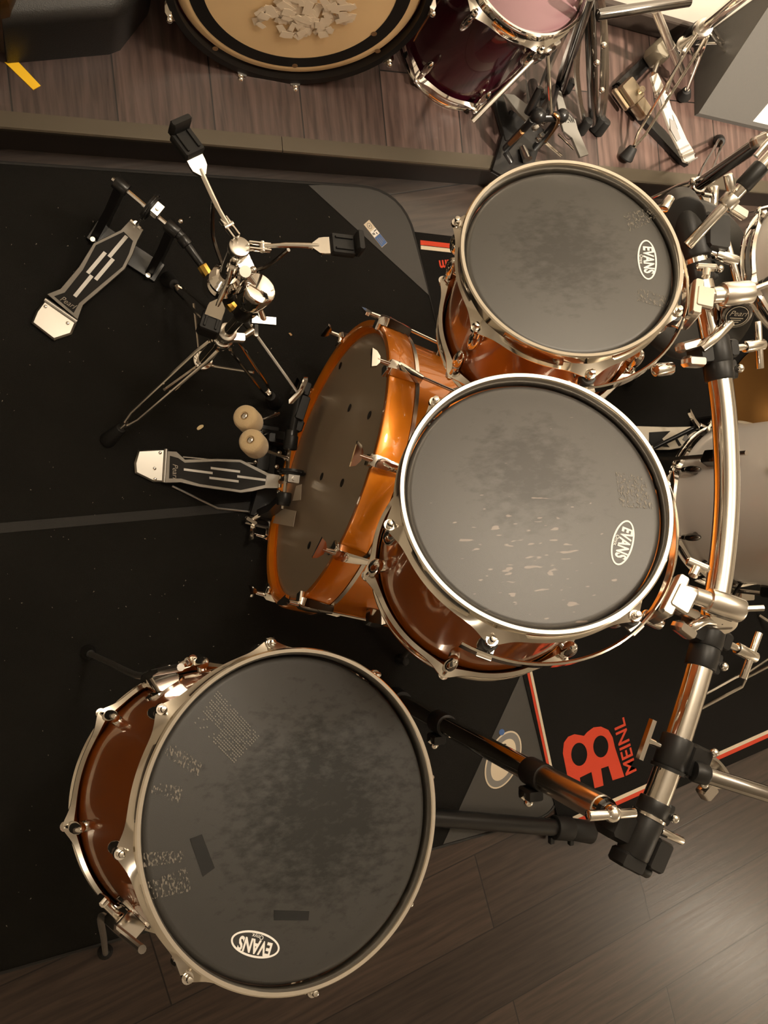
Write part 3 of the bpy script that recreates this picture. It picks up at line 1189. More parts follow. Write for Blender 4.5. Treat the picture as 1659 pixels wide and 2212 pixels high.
# slave (left) unit
pedal_board([(103, 636), (131, 625), (171, 577), (203, 525), (262, 497), (283, 475), (310, 497), (298, 520), (287, 549), (271, 581), (230, 617), (179, 660), (168, 690)],
            (136, 662), (300, 484), .018, .085,
            [(118, 640), (141, 632), (180, 583), (208, 530), (268, 501), (288, 521), (279, 549), (265, 577), (224, 611), (172, 655), (160, 676)],
            [[(271, 508), (278, 513), (240, 558), (233, 553)], [(225, 543), (232, 548), (194, 593), (187, 588)], [(242, 557), (249, 562), (211, 607), (204, 602)], [(196, 593), (203, 598), (166, 643), (159, 638)]],
            ((131, 643), (163, 664)),
            ([(97, 648), (165, 698), (155, 722), (117, 735), (68, 697), (78, 672)], ((97, 647), (166, 695)), ((98, 662), (146, 698))))
# main (right) unit
pedal_board([(362, 975), (381, 976), (399, 993), (470, 991), (521, 993), (560, 1012), (581, 1023), (604, 1027), (602, 1055), (574, 1055), (545, 1062), (521, 1065), (430, 1052), (390, 1042), (357, 1043)],
            (360, 1010), (603, 1041), .018, .085,
            [(368, 985), (386, 990), (400, 1000), (470, 997), (519, 999), (576, 1028), (573, 1048), (520, 1059), (432, 1046), (392, 1034), (366, 1034)],
            [[(398, 1012), (460, 1020), (460, 1025), (398, 1017)], [(456, 1009), (519, 1017), (519, 1022), (456, 1014)], [(453, 1030), (516, 1038), (516, 1043), (453, 1035)], [(513, 1027), (574, 1035), (574, 1040), (513, 1032)]],
            ((379, 1002), (379, 1034)),
            ([(299, 972), (356, 970), (352, 1041), (332, 1041), (292, 1022), (290, 1000)], ((359, 970), (355, 1042)), ((346, 978), (334, 1012), (335, 1035))))


def pedal_tower(base_l, base_r, top_l, top_r, h, toe, wide=.014):
    """two posts, base plate, axle with bearings, sprocket and chain"""
    bl, br_, tl, tr = at(*base_l, .0), at(*base_r, .0), at(*top_l, h), at(*top_r, h)
    ax = (tr - tl).normalized()
    fwd = Vector((0, 0, 1)).cross(ax)
    m = MB()
    m.box((bl + br_) / 2 + Vector((0, 0, .008)), ((br_ - bl).length + .03, .045, .010), x=br_ - bl, bev=.002)
    m.build('base_plate', BLACKM, dp)
    for b, t in ((bl, tl), (br_, tr)):
        m = MB()
        mid = b * .45 + t * .55 + fwd * .004
        rings = []
        for p, w in ((b, .022), (b * .7 + t * .3, .015), (mid, .011), (t, .012)):
            rings.append([p + ax * sx * .008 + fwd * sy * w for sx, sy in ((1, 1), (-1, 1), (-1, -1), (1, -1))])
        m.loft(rings)
        m.cyl(t - ax * .014, t + ax * .014, .0135, n=18, bev=.002)
        m.build('post', BLACKM, dp)
        q2 = MB()
        q2.cyl(b + Vector((0, 0, .012)) - fwd * .02, b + Vector((0, 0, .022)) - fwd * .02, .006, .005, 12)
        q2.build('anchor_screw', CHROME, dp)
    m = MB()
    m.cyl(tl - ax * .02, tr + ax * .02, .0042, n=6)
    m.build('axle', CHROME, dp)
    c = tl * .5 + tr * .5
    return tl, tr, ax, fwd, c


tl, tr, ax, fwd, c = pedal_tower((212, 508), (330, 585), (262, 402), (372, 494), .175, None)
SCENE_SL = (tl, tr, ax, fwd, c)


def sprocket(c, ax, toe):
    m = MB()
    M = frame(c, ax)
    m.lathe([(.020, -.005), (.020, .005), (.025, .0055), (.0255, .003), (.0255, -.003), (.025, -.0055)], M, 32)
    m.cyl(c - ax * .004, c + ax * .004, .021, n=24)
    m.build('sprocket', BLACK, dp)
    m = MB()
    x, y, z = basis(ax)
    for k in range(22):
        a = 2 * math.pi * k / 22
        e1 = x * math.cos(a) + y * math.sin(a)
        m.box(c + e1 * .0275, (.004, .009, .0032), x=e1, z=ax, bev=.0008)
    side = (toe - c)
    side -= ax * side.dot(ax)
    s0 = c + side.normalized() * .02
    for k in range(10):
        m.box(c + (toe - c) * (.35 + .065 * k), (.004, .010, .005), z=(toe - c), x=ax, bev=.0008)
    m.build('chain', BLACKM, dp)
    m = MB()
    m.box(c + ax * .014 + Vector((0, 0, .012)), (.018, .026, .020), x=ax, bev=.002)
    m.cyl(c + ax * .014 + Vector((0, 0, .022)), c + ax * .014 + Vector((0, 0, .026)), .004, n=8)
    m.build('cam_block', CHROME_DULL, dp)
    m = MB()
    m.cyl(toe + Vector((0, 0, .002)), toe + Vector((0, 0, .014)), .006, n=12)
    m.cyl(toe - ax * .012 + Vector((0, 0, .008)), toe + ax * .012 + Vector((0, 0, .008)), .004, n=12)
    m.build('toe_clevis', CHROME, dp)


sprocket(at(324, 448, .178), ax, at(292, 488, .092))
# linkage shaft
p0, p1, p2, p3, p4, p5, p6 = at(374, 492, .175), at(394, 513, .175), at(436, 573, .172), at(452, 600, .17), at(492, 652, .165), at(548, 716, .16), at(646, 853, .17)
dsf = MB()
dsf.cyl(p0, p1, .009, .011, 16, .002)
dsf.cyl(p1, p2, .0095, .008, 16, .002)
dsf.cyl(p3 + (p4 - p3) * .45, p5, .0085, .0085, 16, .002)
dso = dsf.build('linkage_sleeve', BLACKM, dp)
MB().cyl(p2, p3 + (p4 - p3) * .1, .0105, n=8, bev=.001).build('brass_joint', BRASS, dso, label='brass coupling')
MB().cyl(p3 + (p4 - p3) * .55, p4 + (p5 - p4) * .25, .0105, n=8, bev=.001).build('brass_joint', BRASS, dso, label='brass coupling')
m = MB()
m.sphere((p3 * .75 + p4 * .25), .013)
m.build('universal_joint', BLACKM, dso)
MB().cyl(p1 - (p1 - p0).normalized() * .002, p1 + (p2 - p1).normalized() * .018, .012, n=14, bev=.002).build('universal_joint', BLACKM, dso)
m = MB()
for t in (.82, .96):
    q0 = p4 + (p5 - p4) * t
    m.sphere(q0 + Vector((.004, 0, .009)), .0052)
m.sphere(p0 + Vector((.012, .01, .012)), .0055)
m.build('set_screws', CHROME, dso)
MB().cyl(p5, p6, .0032, n=6).build('linkage_rod', STEEL, dp)
# main tower
tl, tr, ax, fwd, c = pedal_tower((578, 935), (558, 1120), (628, 944), (613, 1078), .155, None)
sprocket(at(630, 1020, .158), ax, at(603, 1041, .092))
m = MB()
m.box(at(650, 882, .16), (.052, .020, .030), x=at(640, 910, .16) - at(660, 850, .16), bev=.003)
m.box(at(638, 918, .15), (.030, .030, .030), x=at(640, 910, .16) - at(660, 850, .16), bev=.006)
m.cyl(at(646, 853, .17), at(628, 950, .158), .008, n=14)
m.build('clamp_housing', BLACK, dp)
m = MB()
m.cyl(at(628, 955, .155) - ax * .014, at(628, 955, .155) + ax * .016, .0145, n=20, bev=.003)
m.build('bearing', BLACK, dp)
m = MB()
m.cyl(at(614, 1074, .155) - ax * .010, at(614, 1074, .155) + ax * .012, .0145, n=20, bev=.003)
m.build('bearing', BLACK, dp)
MB().box(at(657, 840, .16), (.030, .022, .026), x=at(640, 910, .16) - at(660, 850, .16), bev=.004).build('rod_clamp', BLACK, dp)
m = MB()
w0 = at(650, 845, .185)
m.loft([[w0 + Vector((sx * .004, sy * .004, sz)) + o for sx, sy, sz in ((1, 1, 0), (-1, 1, 0), (-1, -1, 0), (1, -1, 0))] for o in (Vector((-.02, -.022, -.004)), Vector((0, 0, 0)), Vector((.008, .024, .008)))])
m.cyl(w0, w0 + Vector((.012, 0, -.02)), .005, n=12)
m.build('wing_screw', CHROME, dp)
# hoop clamp and stabiliser hardware at the near foot
m = MB()
m.cyl(at(545, 1122, .03), at(590, 1093, .06), .0062, n=12, bev=.001)
m.cyl(at(588, 1098, .06), at(606, 1090, .075), .009, n=12, bev=.002)
m.box(at(542, 1125, .03), (.03, .012, .016), x=(1, -.6, 0), bev=.004)
m.build('hoop_clamp_screw', CHROME, dp)
m = MB()
m.tube(smooth_path([at(540, 1118, .012), at(575, 1122, .012), at(583, 1133, .012), at(575, 1139, .012), at(530, 1128, .012)], 5), .004, 8)
m.tube([at(372, 1050, .008), at(470, 1098, .008), at(545, 1106, .010)], .0026, 8)
m.tube([at(395, 988, .010), at(560, 1003, .012)], .0026, 8)
m.build('stabiliser_wire', STEEL, dp)
m = MB()
m.box(at(585, 1090, .03), (.08, .07, .012), x=bn, bev=.003)
m.box(at(570, 975, .02), (.085, .030, .012), x=ax, bev=.003)
m.box(at(600, 950, .05), (.025, .06, .06), x=ax, bev=.006)
m.build('frame', BLACKM, dp)
m = MB()
for p, h in (((512 + 40, 998), .03), ((597, 1008), .07), ((603, 978), .08), ((617, 990), .12), ((596, 895), .13), ((602, 1100 - 37), .06)):
    m.sphere(at(*p, h), .0055)
m.build('bolts', CHROME, dp)


def beater(face, back, h, pivot, hp):
    a = at(*face, h + .012)
    b = at(*back, h - .028)
    z = (a - b).normalized()
    M = frame(b, z)
    L = (a - b).length
    m = MB()
    prof = [(.004, 0), (.018, .0005), (.0225, .004), (.0240, .012), (.0240, L - .010), (.0225, L - .004), (.0185, L - .0005), (.0085, L), (.0075, L - .003), (.004, L - .003)]
    m.lathe(prof, M, 32, False)
    bt = m.build('beater', FELT, dp, smooth=50)
    m = MB()
    m.sphere(M @ Vector((0, 0, L - .002)), .0065, (1, 1, .55), z)
    m.build('beater_nut', CHROME, bt)
    pv = at(*pivot, hp)
    MB().cyl(b + z * .004, pv, .0032, n=10).build('beater_rod', CHROME_DULL, bt)


beater((527, 898), (546, 917), .27, (602, 893), .155)
beater((540, 950), (557, 968), .29, (622, 990), .155)

# ================================================================== snare stand
ss = thing('snare_stand', 'empty chrome snare drum stand with open three arm basket', 'stand', at(410, 800))
tb, tt = at(432, 786, .075), at(549, 650, .50)
tdir = (tt - tb).normalized()
tm = tb + tdir * (.55 * (tt - tb).length)
MB().cyl(tb, tm, .0135, n=24).build('lower_tube', CHROME, ss)
MB().cyl(tm - tdir * .02, tt, .0105, n=24).build('upper_tube', CHROME, ss)
m = MB()
m.cyl(tm - tdir * .03, tm + tdir * .012, .0175, n=24, bev=.003)
m.box(tm + Vector((.022, -.004, -.01)), (.03, .018, .02), bev=.004)
m.cyl(tm + Vector((.03, -.004, -.01)), tm + Vector((.052, .012, -.008)), .006, n=12)
clp = m.build('height_collar', CHROME_DULL, ss)
m = MB()
m.box(tm + Vector((.056, .014, -.008)), (.010, .032, .012), bev=.003)
m.build('wing_bolt', CHROME, clp)
m = MB()
m.cyl(tt - tdir * .075, tt - tdir * .015, .0155, n=20, bev=.002)
m.build('tube_bushing', BLACK, ss)
# lower ring collar with leg braces
lc = tb + tdir * .02
m = MB()
m.cyl(lc - tdir * .012, lc + tdir * .012, .020, n=24, bev=.002)
m.build('brace_collar', CHROME, ss)
uc = tb + tdir * .20
m = MB()
m.cyl(uc - tdir * .014, uc + tdir * .014, .021, n=24, bev=.003)
m.build('leg_collar', CHROME, ss)
for fp in ((238, 946), (366, 604), (594, 868)):
    f = at(*fp, .016)
    hd_ = Vector((f.x - uc.x, f.y - uc.y, 0)).normalized()
    sd = Vector((-hd_.y, hd_.x, 0))
    st = uc + hd_ * .022
    k1 = st + (f - st) * .86
    lg = MB()
    for s in (1, -1):
        lg.tube([st + sd * s * .011, st + (k1 - st) * .12 + sd * s * .013, st + (k1 - st) * .86 + sd * s * .010, k1 + sd * s * .003], .0036, 8)
    lg.cyl(k1 - (f - st).normalized() * .012, k1 + (f - st).normalized() * .02, .0062, n=12)
    lgo = lg.build('leg', CHROME, ss)
    dd = (f - k1).normalized()
    MB().cyl(k1 + dd * .006, f + dd * .012 - Vector((0, 0, .006)), .0115, .0165, 16, .004).build('rubber_foot', RUBBER, lgo)
    br0 = lc + hd_ * .018
    br1 = st + (k1 - st) * .52
    MB().cyl(br0, br1 if fp[0] != 366 else st + (k1 - st) * .55, .0030, n=8).build('brace', CHROME_DULL, lgo)
# tilter: ratchet drum, wing screw, short neck to the basket
td = at(551, 634, .515)
m = MB()
tax = (at(575, 610, .52) - at(527, 655, .51)).normalized()
tax = Vector((.25, .25, .93)).normalized()
m.cyl(td - tax * .018, td + tax * .020, .0265, n=32, bev=.004)
m.cyl(td - tax * .032, td - tax * .016, .018, .024, 24)
m.cyl(at(536, 660, .49), at(548, 640, .50), .016, n=20, bev=.003)
tilt = m.build('tilter', CHROME, ss)
m = MB()
w0, w1 = at(560, 660, .49), at(569, 690, .475)
m.cyl(at(553, 645, .50), w1, .0052, .0062, 12)
m.loft([[w1 + Vector((x, y, z)) for x, y, z in ((dx, -.008, -.005), (dx, .004, -.005), (dx, .004, .005), (dx, -.008, .005))] for dx in (-.020, -.008, .008, .020)])
m.build('wing_screw', CHROME, tilt)
hub = at(517, 534, .575)
m = MB()
n0, n1 = at(522, 548, .56), at(534, 596, .54)
m.box((n0 + n1) / 2, ((n1 - n0).length, .026, .014), x=n1 - n0, bev=.003)
m.cyl(n1, td + tax * .01, .0055, n=12)
m.cyl(at(526, 588, .555), at(530, 586, .57), .009, n=16)
m.sphere(at(547, 583, .56), .006)
m.cyl(at(528, 584, .555), at(548, 582, .56), .0035, n=10)
m.build('neck_plate', CHROME_DULL, tilt)
# basket
bk0 = at(484, 606, .47)
bax = (hub - bk0).normalized()
m = MB()
m.cyl(hub - bax * .10, hub - bax * .004, .0140, n=24)
bsk = m.build('basket_tube', CHROME, ss)
m = MB()
m.cyl(hub - bax * .012, hub + bax * .004, .0165, n=28, bev=.003)
m.build('basket_cap', CHROME_DULL, bsk)
m = MB()
M = frame(bk0, bax)
for z, r in ((-.012, .022), (-.004, .027), (.004, .025), (.012, .020)):
    pass
m.lathe([(.012, -.020), (.020, -.020), (.024, -.016), (.018, -.008), (.025, -.002), (.025, .004), (.019, .010), (.023, .016), (.017, .022), (.012, .022)], M, 28)
m.build('basket_nut', CHROME, bsk)
m = MB()
m.lathe([(.010, -.034), (.026, -.032), (.030, -.026), (.024, -.021), (.010, -.021)], M, 24)
m.build('adjuster_knob', BLACK, bsk)
for ppx, hh in (((385, 272), .615), ((776, 530), .615), ((446, 722), .47)):
    tip = at(*ppx, hh)
    d = (tip - hub).normalized()
    s = bax.cross(d).normalized()
    L = (tip - hub).length
    m = MB()
    for k in (1, -1):
        m.box(hub + d * .030 + s * .005 * k, (.034, .003, .010), z=bax, x=d, bev=.001)
    m.cyl(hub + d * .034 - s * .008, hub + d * .034 + s * .008, .004, n=10)
    m.tube(smooth_path([hub + d * .034, hub + d * (L * .38) + s * .002, hub + d * (L * .66)], 5), [.0034] * 5 + [.0042] * 5 + [.003], 10)
    n_ = 6
    rings = []
    for t, w, th in ((.60, .004, .003), (.66, .0125, .0022), (.70, .0135, .0022), (.80, .0135, .0022)):
        p = hub + d * (L * t)
        rings.append([p + s * w + bax * th, p - s * w + bax * th, p - s * w - bax * th, p + s * w - bax * th])
    m.loft(rings)
    arm = m.build('basket_arm', CHROME, ss)
    m = MB()
    p = hub + d * (L * .86)
    m.box(p, (L * .22, .034, .014), z=bax, x=d, bev=.003)
    for k in (-.009, .009):
        m.box(p + s * k + bax * .0075, (L * .16, .004, .005), z=bax, x=d, bev=.001)
    e_ = hub + d * (L * .985)
    m.box(e_ + bax * .006, (.012, .035, .026), z=bax, x=d, bev=.004)
    m.build('rubber_grip', RUBBER, arm)
    # strut under the arm
    u = hub - bax * .085
    MB().tube(smooth_path([u + d * .016, u + d * (L * .30) + bax * .02, hub + d * (L * .42) - bax * .010], 5), .0032, 8).build('arm_strut', LUGB, arm)

# ================================================================== rack
rk = thing('drum_rack', 'chrome tube drum rack with curved bar and black clamps carrying the toms', 'rack', at(775, 1465))
bar_px = [(1383, 1806, .835), (1432, 1690, .835), (1492, 1510, .83), (1530, 1370, .82), (1556, 1240, .805), (1570, 1080, .79), (1566, 920, .78), (1552, 800, .77), (1532, 690, .765), (1508, 590, .76), (1488, 500, .755)]
bar = smooth_path([at(*p) for p in bar_px], 8)
MB().tube(bar, .0195, 28).build('curved_bar', CHROME, rk)
blen = lambda u, v, h: at(u, v, h)


def bar_dir(u, v, h):
    p = at(u, v, h)
    i = min(range(len(bar)), key=lambda k: (bar[k] - p).length)
    i = max(1, min(len(bar) - 2, i))
    return bar[i], (bar[i + 1] - bar[i - 1]).normalized()


def collar(u, v, h, w=.034, r=.0232, boss=1):
    p, d = bar_dir(u, v, h)
    m = MB()
    m.cyl(p - d * w / 2, p + d * w / 2, r, n=28, bev=.003)
    x = Vector((0, 0, 1)).cross(d) * boss
    if x.x < 0:
        x = -x
    m.box(p + x * (r + .004), (.016, .018, .03), z=d, x=x, bev=.004)
    c_ = m.build('memory_collar', BLACK, rk)
    m = MB()
    m.sphere(p + x * (r + .010) + Vector((0, 0, .012)), .007)
    m.build('collar_screw', CHROME, c_)
    return p, d


def t_handle(parent, base, d, up, L=.05):
    m = MB()
    m.cyl(base - d * .02, base + d * .01, .0055, n=12)
    m.cyl(base + d * .008, base + d * .050, .0095, n=16, bev=.002)
    m.cyl(base + d * .040 - up * L * .62, base + d * .040 + up * L * .62, .0062, n=12, bev=.001)
    m.build('tee_bolt', CHROME, parent)


def rack_clamp(u, v, h, side_px, thb, thd):
    p, d = bar_dir(u, v, h)
    z = Vector((0, 0, 1))
    s = z.cross(d)
    if s.x > 0:
        s = -s
    m = MB()
    m.cyl(p - d * .022, p + d * .022, .0245, n=28, bev=.004)
    m.box(p + s * .032, (.030, .040, .034), z=z, x=s, bev=.006)
    m.box(p - s * .028, (.022, .030, .030), z=z, x=s, bev=.006)
    c_ = m.build('clamp', BLACK, rk)
    t_handle(c_, p - s * .050 + z * .004, -s, (d + z * .15).normalized(), .062)
    m = MB()
    q0 = p + s * .060 + z * .012
    m.box(q0 - d * .014, (.036, .017, .024), z=z, x=s + d * .15, bev=.005)
    m.box(q0 + d * .012 + s * .004, (.042, .016, .022), z=z, x=s - d * .12, bev=.005)
    m.build('rod_jaw', CHROME_DULL, c_)
    m = MB()
    q1 = p + s * .088 - z * .006 - d * .018
    m.cyl(q1, q1 + s * .034, .0105, n=16, bev=.003)
    m.build('jaw_nut', CHROME, c_)
    return p, d, s, q0


p_, d_ = collar(1552, 795, .77)
p_, d_ = collar(1522, 1420, .825)
k1 = rack_clamp(1540, 755, .775, None, None, None)
k2 = rack_clamp(1533, 1372, .825, None, None, None)
collar(1508, 595, .76, .03)
# end joint and leg by the platform side
p, d = bar_dir(1488, 505, .755)
m = MB()
m.cyl(p - d * .04, p + d * .035, .028, n=28, bev=.004)
m.box(p + Vector((.03, .0, .01)), (.05, .06, .05), bev=.008)
m.cyl(at(1480, 470, .77), at(1468, 445, .66), .032, n=28, bev=.004)
ej = m.build('end_joint', BLACK, rk)
t_handle(ej, at(1535, 545, .775), Vector((.9, -.2, .1)).normalized(), Vector((.35, -.9, 0)).normalized(), .062)
m = MB()
m.cyl(at(1434, 452, .80), at(1448, 428, .80), .0075, n=12, bev=.001)
m.build('pin_handle', CHROME, ej)
lp = at(1478, 470, .72)
lg = MB().cyl(Vector((lp.x, lp.y, .02)), lp, .0195, n=24).build('leg_tube', CHROME, rk)
MB().cyl(Vector((lp.x, lp.y, .0)), Vector((lp.x, lp.y, .05)), .028, .026, 20, .003).build('rubber_foot', RUBBER, lg)
# near end joint with the leg down to the floor
jp = at(1338, 1768, .83)
lbase = Vector((jp.x, jp.y, 0))
lg = MB().cyl(lbase + Vector((0, 0, .012)), lbase + Vector((0, 0, .80)), .0195, n=28).build('leg_tube', CHROME, rk)
MB().cyl(lbase + Vector((0, 0, .004)), lbase + Vector((0, 0, .05)), .027, .025, 24, .003).build('rubber_foot', RUBBER, lg)
for hh in (.615, .255):
    m = MB()
    m.cyl(lbase + Vector((0, 0, hh - .025)), lbase + Vector((0, 0, hh + .025)), .0235, n=28, bev=.003)
    m.box(lbase + Vector((-.012, -.030, hh)), (.03, .02, .036), bev=.004)
    cc = m.build('memory_collar', BLACK, rk)
    m = MB()
    m.sphere(lbase + Vector((-.02, -.042, hh + .006)), .008)
    m.cyl(lbase + Vector((-.03, -.03, hh)), lbase + Vector((-.012, -.046, hh)), .006, n=12)
    m.build('collar_screw', CHROME, cc)
m = MB()
m.cyl(lbase + Vector((0, 0, .63)), lbase + Vector((0, 0, .79)), .0215, n=28, bev=.002)
m.build('chrome_sleeve', CHROME_DULL, rk)
p, d = bar_dir(1405, 1760, .835)
s = Vector((0, 0, 1)).cross(d)
if s.x > 0:
    s = -s
ec = at(1383, 1806, .835)
dn = -d if d.y > 0 else d
m = MB()
m.cyl(ec - dn * .032, ec + dn * .030, .0238, n=28, bev=.004)
m.box(ec + s * .036 + Vector((0, 0, -.015)), (.045, .046, .046), x=s, bev=.010)
m.box(ec - s * .036 + dn * .012, (.032, .046, .034), x=s, bev=.005)
m.box(ec + dn * .038 + s * .004, (.044, .022, .034), x=s, bev=.004)
m.cyl(ec + dn * .040 - s * .020, ec + dn * .040 - s * .040, .009, n=14, bev=.002)
ej = m.build('end_joint', BLACK, rk)
m = MB()
m.cyl(ec - dn * .033, ec - dn * .029, .0252, n=28)
m.cyl(ec - s * .03 - dn * .02, ec - s * .075 - dn * .022, .006, n=12, bev=.001)
m.build('joint_ring', CHROME, ej)
m = MB()
m.sphere(at(1322, 1757, .86), .013)
m.cyl(at(1270, 1762, .86), at(1370, 1756, .86), .0075, n=14, bev=.001)
m.build('tee_bolt', CHROME, ej)
m = MB()
m.bm.free()
collar(1407, 1742, .835, .022)
# clamp for the boom arm
p, d = bar_dir(1449, 1630, .835)
m = MB()
m.cyl(p - d * .024, p + d * .024, .0238, n=28, bev=.004)
s = Vector((0, 0, 1)).cross(d)
if s.x < 0:
    s = -s
m.box(p + s * .038, (.042, .050, .036), x=s, bev=.006)
m.cyl(p - d * .028, p - d * .023, .0255, n=28)
cl_ = m.build('clamp', BLACK, rk)
m = MB()
m.cyl(p - s * .03, p - s * .052, .005, n=12)
m.loft([[p - s * .055 + s * a + d * b + Vector((0, 0, c)) for a, b, c in ((.004, w, .004), (-.004, w, .004), (-.004, w, -.004), (.004, w, -.004))] for w in (-.03, -.008, .008, .03)])
m.build('wing_screw', CHROME, cl_)
m = MB()
q = p + s * .064
for k in (1, -1):
    m.sphere(q + d * .024 * k - s * .012 + Vector((0, 0, .022)), .0065)
m.lathe([(.016, -.008), (.026, -.008), (.028, 0), (.026, .008), (.016, .008)], frame(q + s * .012 + Vector((0, 0, .008)), (d + Vector((0, 0, .8))).normalized()), 28)
m.box(q + s * .02 - d * .03, (.022, .026, .020), x=s + d * -.5, bev=.004)
m.build('arm_jaw', CHROME_DULL, cl_)
# floor foot
f0, f1 = at(760, 1752, .022), at(1205, 1788, .022)
fo = MB()
fo.cyl(f0, f1, .021, n=24)
fo.tube([lbase + Vector((0, 0, .022)), (lbase + f0) / 2 + Vector((0, 0, 0)), f0], .018, 16)
foo = fo.build('floor_foot', BLACKM, rk)
fd = (f1 - f0).normalized()
m = MB()
m.cyl(f1 - fd * .012, f1 + fd * .040, .030, n=24, bev=.004)
m.cyl(f1 + fd * .036, at(1278, 1798, .024), .027, .029, 24, .004)
for sgn in (-.03, .03):
    m.box(f1 + fd * (.014 + sgn) + Vector((0, -.034, -.006)), (.014, .02, .014), bev=.003)
m.build('rubber_end', RUBBER, foo)


# --- tom holders: ball sleeve, badge disc, L rod to the rack jaw
def tom_holder(label, mp, slv0, slv1, badge, rodpts, bw, txt):
    t = thing('tom_holder', label, 'holder', at(*slv0), 'tom holders')
    a, b = at(*slv0), at(*slv1)
    dd = (b - a).normalized()
    m = MB()
    m.cyl(a, a + dd * .022, .0125, n=8, bev=.002)
    m.cyl(a + dd * .020, a + (b - a) * .42, .0128, n=24)
    m.cyl(mp, a + dd * .004, .010, n=16)
    m.build('post', CHROME_DULL, t)
    m = MB()
    m.cyl(a + (b - a) * .42, b, .0185, n=28, bev=.004)
    m.box(b - dd * .02 - Vector((0, 0, .012)), (.05, .038, .032), x=dd, bev=.010)
    m.cyl(b - dd * .014 + Vector((0, 0, .01)), b + dd * .012 + Vector((.006, .010, .022)), .0045, n=10)
    slv = m.build('ball_sleeve', CHROME_DULL, t)
    bp_ = at(*badge)
    bz = (CAM - bp_).normalized() * .6 + Vector((0, -.75, .35))
    bz.normalize()
    M = frame(bp_, bz, bw)
    m = MB()
    m.lathe([(.001, -.028), (.021, -.028), (.0235, -.004), (.0225, .0), (.019, .001), (.001, .001)], M, 36, False)
    bg = m.build('ball_cup', CHROME if not txt else LUGB, t)
    if txt:
        m = MB()
        m.prism([M @ Vector((.0185 * math.cos(k * math.pi / 20), .0185 * math.sin(k * math.pi / 20), .0012)) for k in range(40)], bz * .0008)
        m.build('badge', BLACK, bg, smooth=0)
        ellipse_ring(MB_ := MB(), M @ Matrix.Translation((0, 0, .0022)), .0170, .0170, .001)
        MB_.build('badge_ring', CHROME, bg, smooth=0)
        text_part('badge_lettering', 'Pearl', M @ Matrix.Translation((0, .004, .0023)), .013, CHROME_DULL, bg, shear=.35)
        q_ = MB()
        for i in range(3):
            q_.box(M @ Vector((0, -.004 - i * .0035, .0023)), (.020 - i * .005, .0014, .0003), z=bz, x=M.to_3x3() @ Vector((1, 0, 0)))
        q_.build('badge_lines', CHROME_DULL, bg, smooth=0)
    MB().tube(smooth_path([at(*p) for p in rodpts], 6), .0085, 16).build('bent_rod', CHROME, t)
    return t


tom_holder('chrome tom holder with black script badge on the smaller tom', mp1, (1512, 640, .815), (1622, 632, .83), (1592, 681, .815),
           [(1600, 665, .80), (1582, 690, .80), (1545, 728, .80), (1515, 752, .79)], at(1625, 665, .8) - at(1560, 690, .8), True)
tom_holder('chrome tom holder between the larger tom and the curved bar', mp2, (1472, 1277, .85), (1602, 1320, .87), (1560, 1348, .85),
           [(1560, 1345, .84), (1525, 1340, .84), (1500, 1352, .84), (1480, 1362, .83)], Vector((1, .1, 0)), False)

# --- boom arm on the near end, leaving the picture to the right
ba = thing('boom_arm', 'chrome boom arm clamped at the near end of the rack', 'arm', at(1520, 1672, .85))
a, b = at(1512, 1670, .855), at(1760, 1748, .90)
MB().cyl(a, b, .0120, n=24, bev=.002).build('tube', mat('chrome_dark_reflection', (.36, .34, .32), .1, 1), ba)  # plain chrome, colour darkened to stand in for the dark surroundings it reflects
m = MB()
m.cyl(a - (b - a).normalized() * .012, a + (b - a).normalized() * .012, .0155, n=20, bev=.003)
m.build('end_cap', BLACK, ba)

# --- second boom arm from the far rack clamp to the upper right
bb = thing('boom_arm', 'long chrome boom arm rising from the far rack clamp to the right edge', 'arm', at(1486, 530, .84))
a, b = at(1484, 532, .80), at(1700, 300, .90)
dd = (b - a).normalized()
MB().cyl(a, a + (b - a) * .62, .0080, n=24, bev=.002).build('tube', CHROME, bb)
MB().cyl(a + (b - a) * .42, b, .0098, n=24, bev=.002).build('tube', CHROME, bb)
m = MB()
c = a + (b - a) * .43
m.cyl(c - dd * .010, c + dd * .010, .0132, n=24, bev=.003)
m.box(c + Vector((.022, -.010, -.006)), (.036, .016, .014), x=(.9, -.3, 0), bev=.004)
m.cyl(c + Vector((-.01, .01, .014)), c + Vector((-.022, .03, .02)), .007, n=12, bev=.002)
m.build('arm_collar', CHROME_DULL, bb)
m = MB()
c = a + (b - a) * .66
m.cyl(c - dd * .020, c + dd * .020, .0128, n=24, bev=.003)
m.build('arm_bushing', BLACK, bb)
m = MB()
m.tube(smooth_path([c + dd * .012 + Vector((-.022, .01, .016)), c + dd * .03 + Vector((-.012, .022, .024)), c + dd * .034 + Vector((.006, .010, .028)), c + dd * .01 + Vector((.012, -.012, .028))], 5), .0045, 10)
m.build('bent_pin', CHROME, bb)

